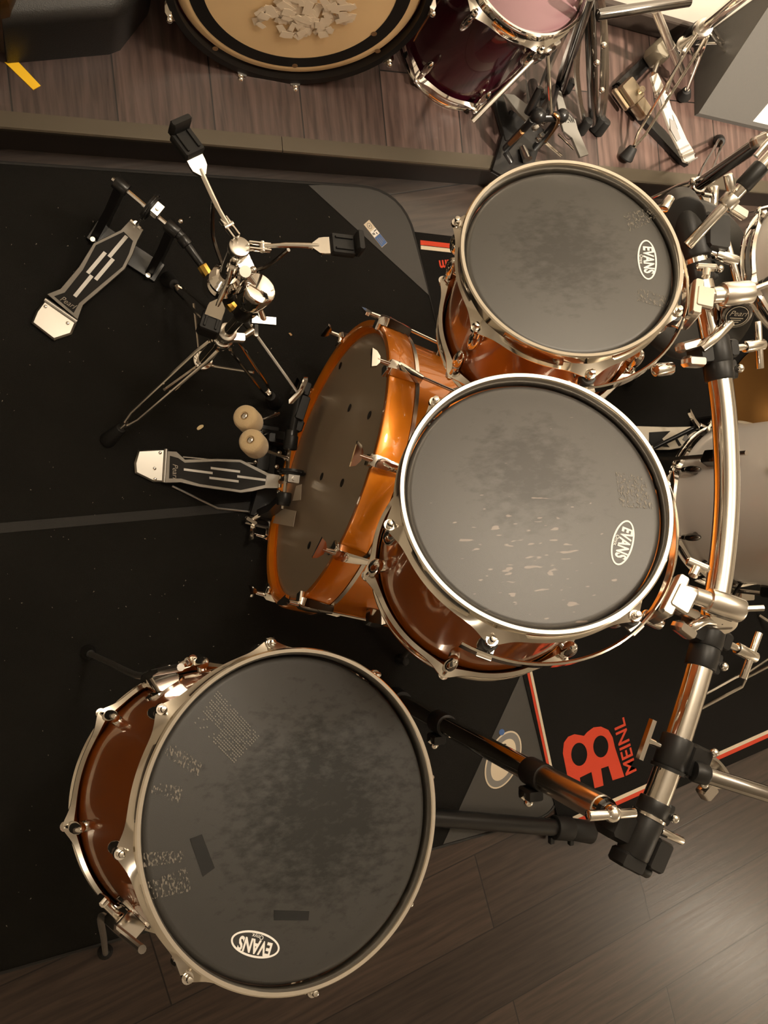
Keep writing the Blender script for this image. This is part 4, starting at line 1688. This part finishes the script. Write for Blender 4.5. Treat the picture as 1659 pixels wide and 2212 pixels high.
# ================================================================== stand with tripod on the floor past the small tom
def tripod_stand(name, label, base_px, top, feet, r=.012, hub_h=.22, rods=True, floor_z=0.0, tubem=None, group=None, low_h=.10):
    t = thing(name, label, 'stand', at(*base_px, floor_z), group)
    B = at(*base_px, floor_z)
    T = top
    d = (T - B).normalized()
    MB().cyl(B + d * .05, T, r, n=22, bev=.001).build('tube', tubem or CHROME, t)
    hub_ = B + d * hub_h
    m = MB()
    m.cyl(hub_ - d * .018, hub_ + d * .018, r + .008, n=22, bev=.003)
    m.build('leg_collar', CHROME_DULL, t)
    lo = B + d * low_h
    m = MB()
    m.cyl(lo - d * .010, lo + d * .010, r + .007, n=22, bev=.003)
    m.build('brace_collar', CHROME_DULL, t)
    for f in feet:
        h_ = Vector((f.x - hub_.x, f.y - hub_.y, 0)).normalized()
        sd = Vector((-h_.y, h_.x, 0))
        st = hub_ + h_ * (r + .006)
        k = st + (f - st) * .90
        m = MB()
        for s in (1, -1):
            m.tube([st + sd * s * .010, st + (k - st) * .15 + sd * s * .013, st + (k - st) * .88 + sd * s * .010, k + sd * s * .003], .0036, 8)
        m.cyl(k, f, .006, n=10)
        lg = m.build('leg', CHROME, t)
        dd = (f - k).normalized()
        MB().cyl(k + dd * .004, f + dd * .006 - Vector((0, 0, .004)), .012, .018, 16, .004).build('rubber_foot', RUBBER, lg)
        MB().cyl(lo + h_ * .014, st + (k - st) * .5, .003, n=8).build('brace', CHROME_DULL, lg)
    return t


st = thing('cymbal_stand', 'black tubed stand with chrome legs crossing behind the smaller tom', 'stand', at(1500, 404, .35))
a, b = at(1506, 402, .36), at(1652, 300, .62)
dd = (b - a).normalized()
MB().cyl(a, b, .0135, n=22).build('tube', LUGB, st)
m = MB()
m.cyl(a - dd * .014, a + dd * .014, .018, n=22, bev=.003)
m.box(a + dd * .0 + Vector((.02, -.035, .0)), (.04, .024, .024), x=(.5, -.8, 0), bev=.004)
m.sphere(at(1497, 392, .38), .009)
lc_ = m.build('leg_collar', CHROME, st)
m = MB()
q = at(1541, 425, .37)
m.cyl(q + Vector((0, .022, .004)), q - Vector((0, .026, 0)), .0095, n=14, bev=.003)
m.cyl(q - Vector((.03, 0, 0)), q, .006, n=12)
m.build('wing_bolt', CHROME, lc_)
m = MB()
m.box(b + dd * .01, (.085, .020, .020), x=at(1680, 290, .64) - at(1612, 322, .62), bev=.005)
m.cyl(b - dd * .01, b + dd * .08, .010, n=16)
m.build('top_clamp', CHROME_DULL, st)
gf = at(1470, 545, .0)
for f, kk in ((at(1330, 470, .014), 1), (at(1560, 300, .114), 2), (at(1640, 560, .014), 3)):
    h_ = Vector((f.x - a.x, f.y - a.y, 0)).normalized()
    sd = Vector((-h_.y, h_.x, 0))
    s0_ = a + h_ * .012
    k = s0_ + (f - s0_) * .9
    m = MB()
    for s in (1, -1):
        m.tube([s0_ + sd * s * .010, s0_ + (k - s0_) * .2 + sd * s * .014, k + sd * s * .008], .0036, 8)
    m.cyl(k, f, .007, n=10)
    lg = m.build('leg', CHROME, st)
    MB().cyl(k + (f - k) * .1, f - Vector((0, 0, .012)), .012, .016, 14, .003).build('rubber_foot', RUBBER, lg)

# ================================================================== white kit at the right edge
wf, _ = make_drum('floor_tom', 'white floor tom with smoked lugs at the right edge', Vector((1.585, .02, .62)), (0, 0, 1), .205, .42, [22.5 + 45 * k for k in range(8)], [22.5 + 45 * k for k in range(8)],
                  WHITEL, PAPER, hoopm=CHROME, lugm=LUGB, lugz=(.06, .03))
for a in (150, 270, 30):
    er = Vector((math.cos(math.radians(a)), math.sin(math.radians(a)), 0))
    c = WM[wf.name].translation + er * .215 + Vector((0, 0, -.28))
    m = MB()
    m.box(c - er * .008, (.03, .034, .055), x=er, bev=.005)
    br = m.build('leg_bracket', LUGB, wf)
    f = Vector((c.x, c.y, .012)) + er * .03
    lg = MB().tube([c + Vector((0, 0, .1)), c - Vector((0, 0, .12)), f], .0055, 10).build('leg', CHROME_DULL, wf)
    MB().cyl(f + Vector((0, 0, .03)), f - Vector((0, 0, .004)), .009, .014, 14, .002).build('rubber_foot', RUBBER, lg)
wt, _ = make_drum('snare_drum', 'white drum with oval smoked lugs beside the black seat', Vector((at(1712, 578, .5).x, at(1712, 578, .5).y, .80)), (-.02, .03, 1), .152, .30, [20 + 60 * k for k in range(6)], [20 + 60 * k for k in range(6)],
                  WHITEL, PAPER, hoopm=CHROME, lugm=LUGB, lugz=(.055, .035))
ws = tripod_stand('drum_stand', 'chrome tripod stand holding the white drum beside the black seat', (1610, 690), Vector((at(1610, 690).x, at(1610, 690).y, .48)),
                  [at(1600, 560, .018), at(1740, 760, .018), at(1800, 520, .018)], hub_h=.20)
m = MB()
cc = WM[wt.name].translation + Vector((.006, -.009, -.3075))
for k in range(3):
    a = math.radians(80 + 120 * k)
    e1 = Vector((math.cos(a), math.sin(a), 0))
    m.tube([cc, cc + e1 * .12, cc + e1 * .178, cc + e1 * .186 + Vector((0, 0, .03))], .006, 10)
m.cyl(cc - Vector((0, 0, .03)), cc - Vector((0, 0, -.004)), .02, n=20)
m.build('basket', BLACKM, ws)

# seat
se = thing('drum_throne', 'round black drum stool seat behind the far tom holder', 'stool', at(1522, 597))
sc_ = at(1522, 597, .42)
M = frame(sc_, (0, 0, 1))
SEATM = mat('black_vinyl_seat', (.045, .044, .042), .5, bump=.2, bscale=600)
MB().lathe([(.001, .0), (.11, -.001), (.158, -.006), (.172, -.018), (.176, -.035), (.172, -.055), (.14, -.062), (.001, -.062)], M, 80, False).build('seat', SEATM, se, smooth=50)
sb = Vector((sc_.x, sc_.y, 0))
MB().cyl(sb + Vector((0, 0, .10)), sb + Vector((0, 0, .36)), .014, n=20).build('post', CHROME, se)
for k in range(3):
    a = math.radians(70 + 120 * k)
    e1 = Vector((math.cos(a), math.sin(a), 0))
    lg = MB().cyl(sb + Vector((0, 0, .22)) + e1 * .014, sb + e1 * .20 + Vector((0, 0, .02)), .008, n=12).build('leg', CHROME_DULL, se)
    MB().cyl(sb + e1 * .19 + Vector((0, 0, .04)), sb + e1 * .205, .011, .016, 14, .003).build('rubber_foot', RUBBER, lg)

# brown cymbal on the rug
cy = thing('cymbal', 'brown bronze cymbal lying flat behind the curved bar', 'cymbal', at(1690, 905, .016))
Mc = frame(at(1690, 905, .016), (0, 0, 1))
MB().lathe([(.008, .046), (.03, .042), (.05, .028), (.06, .022), (.14, .012), (.222, .0), (.222, -.002), (.14, .009), (.06, .019), (.05, .024), (.03, .037), (.008, .041)], Mc, 96).build('bow', BRONZE, cy, smooth=40)
Mf = at(1690, 905, .0)
MB().lathe([(.001, .0), (.05, .001), (.05, .020), (.012, .036), (.001, .036)], frame(Mf + Vector((0, 0, .008)), (0, 0, 1)), 32, False).build('felt_cup', FELT, cy)

# patterned pedal of the white kit
pp = thing('bass_pedal', 'cream and black patterned kick pedal beside the white floor tom', 'pedal', at(1400, 945))
m = MB()
m.prism([at(*p, .03) for p in ((1300, 922), (1372, 921), (1440, 923), (1500, 922), (1545, 930), (1548, 950), (1500, 962), (1445, 972), (1372, 972), (1300, 975))], (0, 0, .008), .002)
fb = m.build('footboard', mat('cream_footboard', (.66, .60, .50), .4), pp, smooth=30)
m = MB()
for q_ in ([(1402, 934), (1448, 931), (1430, 948), (1446, 966), (1402, 962)], [(1352, 934), (1380, 932), (1390, 948), (1384, 962), (1352, 960)],
           [(1456, 944), (1474, 932), (1478, 934), (1463, 948), (1472, 962), (1466, 964)], [(1480, 932), (1500, 926), (1530, 930), (1500, 932), (1484, 942)]):
    m.prism([at(*p, .0385) for p in q_], (0, 0, .001))
m.build('black_pattern', BLACK, fb, smooth=0)
m = MB()
for q_ in ([(1474, 950), (1480, 938), (1492, 934), (1486, 946), (1490, 958)], [(1498, 936), (1506, 936), (1502, 950)], [(1514, 936), (1520, 936), (1512, 952)]):
    m.prism([at(*p, .0385) for p in q_], (0, 0, .001))
m.build('pattern_lines', GREYP, fb, smooth=0)
MB().prism([at(*p, .0) for p in ((1310, 930), (1540, 934), (1540, 960), (1310, 966))], (0, 0, .03)).build('base_plate', BLACKM, pp, smooth=0)
m = MB()
m.cyl(at(1412, 968, .06), at(1512, 918, .12), .006, n=12)
m.build('support_rod', BLACKM, pp)
m = MB()
w0 = at(1508, 920, .13)
m.cyl(w0, w0 + Vector((.03, -.01, .0)), .010, n=14, bev=.002)
m.loft([[w0 + Vector((a, b, c)) for a, b, c in ((x, y - .006, -.004), (x, y + .006, -.004), (x, y + .006, .006), (x, y - .006, .006))] for x, y in ((-.03, .036), (-.014, .012), (.004, -.006), (.01, -.022))])
m.build('wing_nut', CHROME, pp)
m = MB()
m.box(at(1530, 920, .06), (.03, .05, .12), bev=.006)
m.build('post', BLACKM, pp)

# leg pair of the stand at the lower right edge
ts = thing('cymbal_stand', 'thin chrome double rod stand legs on the rug at the right edge', 'stand', at(1655, 1432))
for pts in ([(1500, 1510, .02), (1525, 1498, .03), (1588, 1463, .075), (1619, 1450, .09), (1700, 1396, .16)], [(1505, 1536, .02), (1517, 1529, .03), (1603, 1483, .075), (1613, 1463, .085), (1700, 1418, .16)]):
    MB().tube([at(*p) for p in pts], .0042, 8).build('leg_rod', CHROME_DULL, ts)
MB().cyl(at(1488, 1530, .012), at(1512, 1520, .024), .016, .012, 14, .003).build('rubber_foot', RUBBER, ts)
p = at(1730, 1390, .0)
MB().cyl(p, p + Vector((0, 0, .5)), .0125, n=18).build('tube', CHROME, ts)
MB().cyl(p + Vector((0, 0, .13)), p + Vector((0, 0, .18)), .026, n=18, bev=.003).build('leg_collar', CHROME_DULL, ts)
MB().tube([at(1640, 1330, .012), at(1690, 1362, .06), p + Vector((0, 0, .15))], .005, 8).build('leg_rod', CHROME_DULL, ts)

# snare basket arms seen against the white drum
wb = thing('stand_hook', 'black wire basket arms with rubber tips against the white floor tom', 'stand', at(1560, 1270, .30))
for pts in ([(1508, 1232, .2), (1515, 1218, .26), (1532, 1214, .27), (1545, 1236, .26), (1500, 1250, .2)], [(1585, 1226, .28), (1600, 1224, .30), (1618, 1240, .30), (1600, 1262, .26), (1580, 1290, .2)],
            [(1592, 1258, .28), (1625, 1244, .32), (1640, 1240, .33)]):
    MB().tube(smooth_path([at(*p) for p in pts], 4), .0042, 8).build('wire_arm', BLACKM, wb)
MB().cyl(at(1618, 1246, .315), at(1640, 1240, .33), .0075, n=12, bev=.002).build('rubber_tip', RUBBER, wb)
hubp = at(1590, 1290, .2)
m = MB()
m.cyl(Vector((hubp.x, hubp.y, .0)), hubp, .011, n=14)
m.cyl(at(1500, 1250, .2), hubp, .006, n=10)
m.box(at(1606, 1286, .2), (.05, .03, .03), bev=.006)
m.build('post', CHROME_DULL, wb)
MB().cyl(Vector((hubp.x, hubp.y, .008)), Vector((hubp.x, hubp.y, .03)), .03, .02, 18, .003).build('base_foot', RUBBER, wb)

# ================================================================== on the platform
PZ = .1
# maroon bass drum facing the kit
kn = Vector((.02, -.985, .17)).normalized()
kR = .247
kc = at(652, -12, PZ + .238)
kb = thing('bass_drum', 'maroon bass drum with black hoop and tan head on the platform', 'drum', frame(kc, kn, Vector((1, 0, 0))))
MB().lathe([(kR - .014, -.02), (kR - .014, -.21), (kR - .022, -.21), (kR - .022, -.02)], n=128).build('shell', MAROON, kb, True, 40)
MB().lathe([(kR - .014, 0), (kR - .002, .0015), (kR, -.001), (kR, -.040), (kR - .002, -.042), (kR - .013, -.042)], n=128).build('hoop', BLACKM, kb, True, 40)
m = MB()
m.lathe([(kR - .036, -.010), (kR - .024, -.011), (kR - .015, -.022)], n=96, closed=False)
m.disc(kR - .036, -.010, n=96)
bmesh.ops.remove_doubles(m.bm, verts=m.bm.verts, dist=1e-6)
kh = m.build('head', TANHEAD, kb, True, 60)
MB().lathe([(kR - .040, -.0095), (kR - .067, -.0092), (kR - .067, -.0098), (kR - .040, -.0100)], n=96).build('damping_ring', BLACK, kh, True, 40)
MB().lathe([(kR - .018, -.21), (kR - .001, -.21), (kR, -.235), (kR - .016, -.235)], n=96).build('back_hoop', BLACKM, kb, True, 40)
m = MB()
m.disc(kR - .017, -.212, n=64)
m.build('back_head', PAPER, kb, True)
for (u, v) in ((637, 142), (645, 178), (465, 105), (470, 146), (808, 73), (816, 110)):
    c = on_plane(kb, u, v, -.0092)
    MB().cyl(c, c + kn * .0006, .0058, n=18).build('vent_dot', mat('brown_dot', (.20, .11, .05), .6) if 'bdot' not in SRC else SRC['bdot'], kh)
m = MB()
random.seed(3)
for k in range(120):
    u, v = random.gauss(650, 52), random.gauss(28, 22)
    if not (520 < u < 765 and -30 < v < 100):
        continue
    c = on_plane(kb, u, v, -.0094)
    a0 = random.random() * 6.28
    X, Y, Z = basis(kn, Vector((1, 0, 0)))
    w, h = random.uniform(.007, .018), random.uniform(.004, .010)
    pts = [c + (X * math.cos(a0) - Y * math.sin(a0)) * x + (X * math.sin(a0) + Y * math.cos(a0)) * y for x, y in ((-w, -h), (w * .8, -h * 1.1), (w, h * .7), (w * .2, h), (-w * .9, h * .8))]
    m.prism([p_ + kn * (.00006 * k) for p_ in pts], kn * .0005)
m.build('torn_patch', mat('white_patch_residue', (.84, .71, .55), .5), kh, smooth=0)
kl = None
for a in (-100, -82, -18, 18, -160, 162):
    pass
for a in (-104, -77, -28, 8, -152, -170, 40, 140):
    RM = Matrix.Rotation(math.radians(a), 4, 'Z')
    if kl is None:
        m = MB()
        m.loft([[Vector((kR + dx, dy, z)) for dx, dy in ((-.004, -w), (h, -w * .8), (h + .002, 0), (h, w * .8), (-.004, w))] for z, w, h in ((.006, .009, .006), (0, .011, .009), (-.03, .010, .009), (-.05, .006, .005))])
        m.sphere((kR + .004, 0, .009), .0065)
        kl = m.build('claw', CHROME, kb, True, 40)
        m = MB()
        m.cyl((kR + .004, 0, -.04), (kR + .004, 0, -.12), .003, n=10)
        m.box((kR + .0, 0, -.135), (.022, .02, .04), bev=.005)
        kl2 = m.build('lug', CHROME, kb, True, 40)
        kl.matrix_local = kl2.matrix_local = RM
    else:
        inst(kl, kb, RM)
        inst(kl2, kb, RM)
for sgn in (1, -1):
    M_ = WM[kb.name]
    c = M_ @ Vector((sgn * (kR - .02), -.06, -.16))
    f = Vector((c.x + sgn * .09, c.y - .08, PZ + .008))
    s_ = MB().cyl(c, f, .006, n=10).build('spur', CHROME_DULL, kb)
    MB().cyl(f + Vector((0, 0, .02)), f - Vector((0, 0, .008)), .008, .012, 12, .002).build('rubber_tip', RUBBER, s_)

# maroon tom standing on the platform
mt_, _ = make_drum('floor_tom', 'maroon tom with chrome hoops standing upright on the platform', at(1148, -84, .425), (0, 0, 1), .143, .325, [-75 + 60 * k for k in range(6)], [-75 + 60 * k for k in range(6)],
                   MAROON, mat('smoky_plum_head', (.17, .09, .10), .25), hoopm=CHROME, lugz=(.05, .03))
for o_ in mt_.children:
    pass

# double pedal on the platform: two boards, black posts
pd = thing('double_bass_pedal', 'dark worn twin pedal on the platform behind the smaller tom', 'pedal', at(1200, 300, PZ))


def plat_board(poly, h0, h1, m_, nm='footboard'):
    k = len(poly)
    ys = [p[1] for p in poly]
    lo, hi = min(ys), max(ys)
    pts = [at(u, v, PZ + h0 + (h1 - h0) * (hi - v) / (hi - lo)) for u, v in poly]
    return MB().prism(pts, (0, 0, .007), .001).build(nm, m_, pd, smooth=30)


GREYB = mat('ridged_grey_board', (.20, .19, .17), .45)
b1 = plat_board([(1086, 205), (1107, 207), (1150, 240), (1152, 252), (1136, 266), (1116, 246)], .10, .03, GREYB)
b2 = plat_board([(1195, 192), (1208, 200), (1222, 245), (1240, 262), (1245, 282), (1268, 336), (1250, 342), (1232, 300), (1214, 285), (1207, 262)], .10, .03, GREYB)
m = MB()
for k in range(4):
    a_ = .006 + k * .0055
    cc = at(1228, 272, PZ + .072)
    m.tube([cc + Vector((a_ * .75 * math.cos(t * .3927), a_ * 1.4 * math.sin(t * .3927), .0)) for t in range(16)], .0009, 5, True)
m.build('ridge_rings', BLACK, b2)
m = MB()
m.box(at(1118, 325, PZ + .008), (.10, .16, .012), x=(.9, -.3, 0), bev=.003)
m.box(at(1085, 250, PZ + .01), (.03, .12, .014), x=(.9, .3, 0), bev=.003)
m.build('base_plate', BLACKM, pd)
m = MB()
for a, b, r in (((1092, 322, PZ + .03), (1150, 258, PZ + .16), .009), ((1158, 318, PZ + .03), (1205, 262, PZ + .16), .010), ((1140, 246, PZ + .15), (1168, 190, PZ + .20), .010), ((1200, 190, PZ + .03), (1188, 240, PZ + .17), .010),
                ((1090, 330, PZ + .01), (1104, 354, PZ + .01), .010), ((1150, 180, PZ + .02), (1160, 240, PZ + .12), .012)):
    m.cyl(at(*a), at(*b), r, r * .9, 12, .002)
m.cyl(at(1150, 252, PZ + .16), at(1218, 252, PZ + .17), .011, n=14, bev=.002)
m.sphere(at(1162, 250, PZ + .165), .018, (1, 1, 1))
m.sphere(at(1214, 250, PZ + .17), .015)
m.build('posts', BLACKM, pd)
m = MB()
m.cyl(at(1102, 310, PZ + .06), at(1128, 284, PZ + .12), .0065, n=8)
m.tube(smooth_path([at(1196, 246, PZ + .18), at(1206, 256, PZ + .18), at(1198, 278, PZ + .14), at(1178, 305, PZ + .08)], 5), .004, 8)
m.build('brass_linkage', mat('tarnished_copper', (.45, .24, .10), .3, 1), pd)
m = MB()
m.cyl(at(1183, 118, PZ + .28), at(1190, 245, PZ + .18), .0042, n=10)
m.cyl(at(1178, 308, PZ + .06), at(1212, 336, PZ + .03), .0035, n=10)
m.cyl(at(1206, 290, PZ + .05), at(1238, 322, PZ + .03), .0028, n=8)
m.build('rods', CHROME, pd)
m = MB()
for p, h in (((1156, 276), .12), ((1170, 292), .1), ((1164, 300), .08), ((1212, 262), .16), ((1176, 262), .15)):
    m.box(at(*p, PZ + h), (.016, .012, .012), x=(.7, .5, 0), bev=.003)
m.cyl(at(1128, 318, PZ + .02), at(1140, 345, PZ + .03), .008, .012, 12)
m.build('hardware', CHROME_DULL, pd)

# folded stands leaning past the maroon tom
fs = thing('folded_cymbal_stand', 'folded chrome stand with flat legs between maroon tom and white wall', 'stand', at(1283, 282, PZ))
a, b = at(1284, 280, PZ), at(1272, -20, PZ + .34)
MB().cyl(at(1283, 268, PZ + .01), b, .0125, n=20).build('tube', LUGB, fs)
for pts, w in (([(1292, 262, .02), (1300, 200, .12), (1303, 60, .26), (1290, -15, .34)], .008), ([(1300, 270, .02), (1311, 180, .13), (1306, 30, .28), (1296, -15, .33)], .006), ([(1262, 268, .02), (1250, 200, .1), (1246, 130, .18), (1262, -15, .33)], .008)):
    P_ = smooth_path([at(p[0], p[1], PZ + p[2]) for p in pts], 6)
    lg = MB()
    rings = []
    for p in P_:
        rings.append([p + Vector((w, 0, .0)), p + Vector((0, .003, .003)), p - Vector((w, 0, 0)), p - Vector((0, .003, .003))])
    lg.loft(rings)
    lo_ = lg.build('leg', CHROME_DULL, fs)
    MB().cyl(P_[0] + Vector((0, .0, .022)), P_[0] - Vector((0, .012, .018)), .011, .014, 12, .003).build('rubber_foot', RUBBER, lo_)
m = MB()
for p, h in (((1289, 136), .2), ((1300, 195), .14), ((1304, 98), .24)):
    m.sphere(at(*p, PZ + h + .012), .007)
m.build('rivets', CHROME, fs)
fs2 = thing('folded_cymbal_stand', 'folded chrome stand standing nearest the maroon tom', 'stand', at(1215, 185, PZ))
MB().cyl(at(1212, 195, PZ + .01), at(1275, -10, PZ + .40), .011, n=20).build('tube', LUGB, fs2)
for pts, w in (([(1165, 212, .02), (1180, 160, .1), (1225, 60, .25), (1262, -15, .36)], .008), ([(1205, 190, .02), (1222, 130, .14), (1248, 60, .26), (1268, -15, .36)], .009), ([(1230, 180, .02), (1245, 110, .16), (1275, 0, .36)], .006)):
    P_ = smooth_path([at(p[0], p[1], PZ + p[2]) for p in pts], 6)
    lg = MB()
    lg.loft([[p + Vector((w, 0, .0)), p + Vector((0, .003, .003)), p - Vector((w, 0, 0)), p - Vector((0, .003, .003))] for p in P_])
    lo_ = lg.build('leg', CHROME_DULL, fs2)
    MB().cyl(P_[0] + Vector((0, .0, .015)), P_[0] - Vector((0, .01, .018)), .010, .013, 12, .003).build('rubber_foot', RUBBER, lo_)
m = MB()
m.box(at(1176, 105, PZ + .26), (.035, .030, .03), x=(.8, .6, 0), bev=.006)
m.box(at(1192, 98, PZ + .27), (.025, .022, .035), x=(.8, .6, 0), bev=.006)
m.cyl(at(1150, 125, PZ + .22), at(1172, 112, PZ + .25), .014, n=16, bev=.003)
m.build('tilter', CHROME_DULL, fs2)
m = MB()
m.cyl(at(1150, 130, PZ + .24), at(1020, 262, PZ + .16), .006, n=12)
m.build('boom_rod', CHROME_DULL, fs2)

# hi-hat stand pedal and tripod near the wall
hs = thing('hi_hat_stand', 'chrome hi-hat stand with long silver footboard near the white wall', 'stand', at(1405, 210, PZ))
pts = [(1403, 168), (1416, 160), (1430, 190), (1440, 215), (1447, 238), (1458, 255), (1470, 282), (1480, 305), (1494, 328), (1497, 345), (1487, 355), (1474, 350), (1462, 322), (1446, 290), (1436, 262), (1425, 232), (1412, 200)]
tops = [at(u, v, PZ + .10 - .07 * (v - 160) / 195) for u, v in pts]
fb = MB().prism(tops, (0, 0, .007), .001).build('footboard', mat('pale_footboard', (.62, .57, .49), .35, .4), hs, smooth=30)
m = MB()
for q_ in ([(1422, 200), (1432, 205), (1440, 232), (1432, 236)], [(1446, 256), (1456, 262), (1470, 300), (1462, 306), (1448, 280)], [(1452, 248), (1458, 262), (1464, 280), (1456, 262)]):
    m.prism([at(u, v, PZ + .1075 - .07 * (v - 160) / 195) for u, v in q_], (0, 0, .0012))
for k in range(4):
    v = 318 + k * 9
    u0 = 1466 + k * 6
    m.prism([at(u, vv, PZ + .1075 - .07 * (vv - 160) / 195) for u, vv in ((u0, v + 5), (u0 + 22, v - 6), (u0 + 23, v - 3), (u0 + 2, v + 8))], (0, 0, .0012))
m.build('dark_inlay', GREYP, fb, smooth=0)
m = MB()
m.prism([at(*p, PZ) for p in ((1322, 186), (1335, 172), (1412, 100), (1425, 118), (1372, 175), (1340, 205))], (0, 0, .022), .003)
m.prism([at(*p, PZ) for p in ((1322, 190), (1338, 200), (1430, 290), (1470, 345), (1478, 362), (1462, 352), (1400, 288), (1325, 212))], (0, 0, .018), .003)
m.build('base_frame', BLACKM, hs)
m = MB()
m.box(at(1362, 200, PZ + .035), (.06, .05, .025), x=(.7, -.7, 0), bev=.006)
m.box(at(1385, 235, PZ + .035), (.045, .035, .03), x=(.7, -.7, 0), bev=.006)
m.box(at(1340, 215, PZ + .03), (.06, .012, .012), x=(.7, -.7, 0), bev=.003)
m.cyl(at(1376, 205, PZ + .03), at(1388, 192, PZ + .06), .008, n=12)
m.build('footplate_hardware', mat('dull_brass_steel', (.45, .38, .28), .35, 1), hs)
m = MB()
m.box(at(1425, 112, PZ + .05), (.07, .05, .05), x=(.7, .7, 0), bev=.012)
m.build('cast_base', mat('cast_grey', (.30, .27, .21), .5, .5), hs)
m = MB()
m.cyl(at(1474, 158, PZ + .05), at(1448, 100, PZ + .16), .010, n=16)
m.cyl(at(1448, 100, PZ + .16), at(1415, 20, PZ + .30), .0095, n=16)
m.cyl(at(1422, 132, PZ + .06), at(1412, 160, PZ + .09), .006, n=10)
m.build('tube', CHROME_DULL, hs)
m = MB()
m.cyl(at(1290, 32, PZ + .32), at(1490, 2, PZ + .36), .011, n=18, bev=.002)
m.build('boom_tube', LUGB, hs)

th = tripod_stand('cymbal_stand', 'chrome tripod stand with black bushing in front of the white wall', (1466, 105, ), at(1700, -90, .80),
                  [at(1356, 338, PZ + .018), at(1480, 205, PZ + .018), at(1585, 128, PZ + .018)], r=.0125, hub_h=.27, floor_z=PZ, low_h=.06)
B = at(1466, 105, PZ)
T = at(1700, -90, .80)
d = (T - B).normalized()
m = MB()
m.cyl(at(1492, 82, PZ + .06), at(1512, 62, PZ + .12), .022, .020, 22, .004)
m.cyl(at(1458, 108, PZ + .02), at(1468, 98, PZ + .035), .022, n=22, bev=.004)
m.build('tube_bushing', BLACK, th)

# grey monitor wedge on the right
gm = thing('floor_monitor', 'grey carpeted wedge speaker at the upper right edge', 'speaker', at(1500, 250, PZ))
g0, g1 = at(1500, 250, PZ), at(1648, 284, PZ)
gd_ = (g1 - g0).normalized()
gn = Vector((-gd_.y, gd_.x, 0))
prof = [(0, 0), (.0, .015), (.19, .30), (.235, .26), (.235, 0)]
m = MB()
L_ = .62
m.loft([[g0 + gd_ * t + gn * p[0] + Vector((0, 0, p[1])) for p in prof] for t in (0, L_)])
m.build('cabinet', BOXG, gm, smooth=30)
m = MB()
e0 = (Vector((0, 0, 0)) + gn * .19 + Vector((0, 0, .285))).normalized()
nrm = gd_.cross(e0)
if nrm.z < 0:
    nrm = -nrm
c0 = g0 + Vector((0, 0, .015))
qd = [(.175, .012), (.20, .012), (.34, .012), (.34, .34), (.24, .34), (.186, .09)]
m.prism([c0 + gd_ * a + e0 * b + nrm * .0005 for a, b in qd], nrm * .0015)
m.build('white_sheet', PAPER, gm, smooth=0)

# black cabinet and strap at the upper left
bc_ = thing('speaker_cabinet', 'black rounded speaker cabinet with brown glossy side at the upper left', 'speaker', at(45, 137, PZ))
c0, c1 = at(16, 138, PZ), at(245, 117, PZ)
cd = (c1 - c0).normalized()
cn = Vector((-cd.y, cd.x, 0))
prof = [(0, 0), (.0, .005), (.005, .11), (.010, .125), (.022, .135), (.05, .14), (.40, .14), (.40, 0)]
m = MB()
Lc = (c1 - c0).length
rings = []
for t, sq in ((0, 1), (Lc * .96, 1), (Lc + .015, .985)):
    rings.append([c0 + cd * t + cn * (p[0] + (0 if sq == 1 else .006)) + Vector((0, 0, p[1] * sq)) for p in prof])
rings.append([c0 + cd * (Lc + .09) + cn * (max(p[0], .07)) + Vector((0, 0, p[1] * .93)) for p in prof])
m.loft(rings)
m.build('cabinet', BOXM, bc_, smooth=40)
m = MB()
pa, pb = at(-40, 140, PZ), at(14, 136, PZ)
sx_, sy_ = Vector((.93, -.36, 0)).normalized(), Vector((.36, .93, 0)).normalized()
m.box(c0 - sx_ * .078 + sy_ * .16 + Vector((0, 0, .09)), (.16, .30, .18), x=sx_, bev=.01)
m.build('side_panel', BROWNG, bc_)
m = MB()
sp = [at(*p, PZ) for p in ((10, 135), (40, 135), (88, 186), (72, 195))]
m.prism(sp, (0, 0, .002))
tag(m.build('strap', YELLOW, smooth=0), 'yellow strap end lying on the platform in front of the black cabinet', 'strap')

# ================================================================== bits on the mats
tag(MB().prism(smooth_closed([at(*p, .0045) for p in ((425, 925), (431, 919), (438, 918), (439, 922), (433, 927), (427, 929))], 3), (0, 0, .003)).build('wood_chip', mat('pale_wood', (.70, .55, .30), .7), smooth=30),
    'pale wood splinter on the black mat by the felt beaters', 'chip')
tag(MB().prism([at(*p, .0045) for p in ((623, 720), (627, 719), (631, 724), (628, 726))], (0, 0, .002)).build('wood_chip', mat('tan_wood', (.45, .27, .12), .7), smooth=30),
    'small tan splinter on the black mat above the bass drum', 'chip')
lint = MB()
random.seed(11)
for k in range(230):
    u, v = random.uniform(-10, 860), random.uniform(430, 2050)
    p = at(u, v, .0045)
    if v > 2090 - .3 * u or (u > 640 and v > 640):
        continue
    s_ = random.choice((.0005, .0006, .0008, .0011))
    a = random.random() * 3.1
    d = Vector((math.cos(a), math.sin(a), 0))
    e_ = Vector((-d.y, d.x, 0))
    lint.prism([p - d * s_ * 1.6 - e_ * s_, p + d * s_ * 1.6 - e_ * s_ * .6, p + d * s_ + e_ * s_], (0, 0, .0008))
lo_ = lint.build('lint', mat('pale_lint', (.34, .30, .24), .9), smooth=0)
tag(lo_, 'pale specks of lint scattered over the black drum mat', 'lint', kind='stuff')
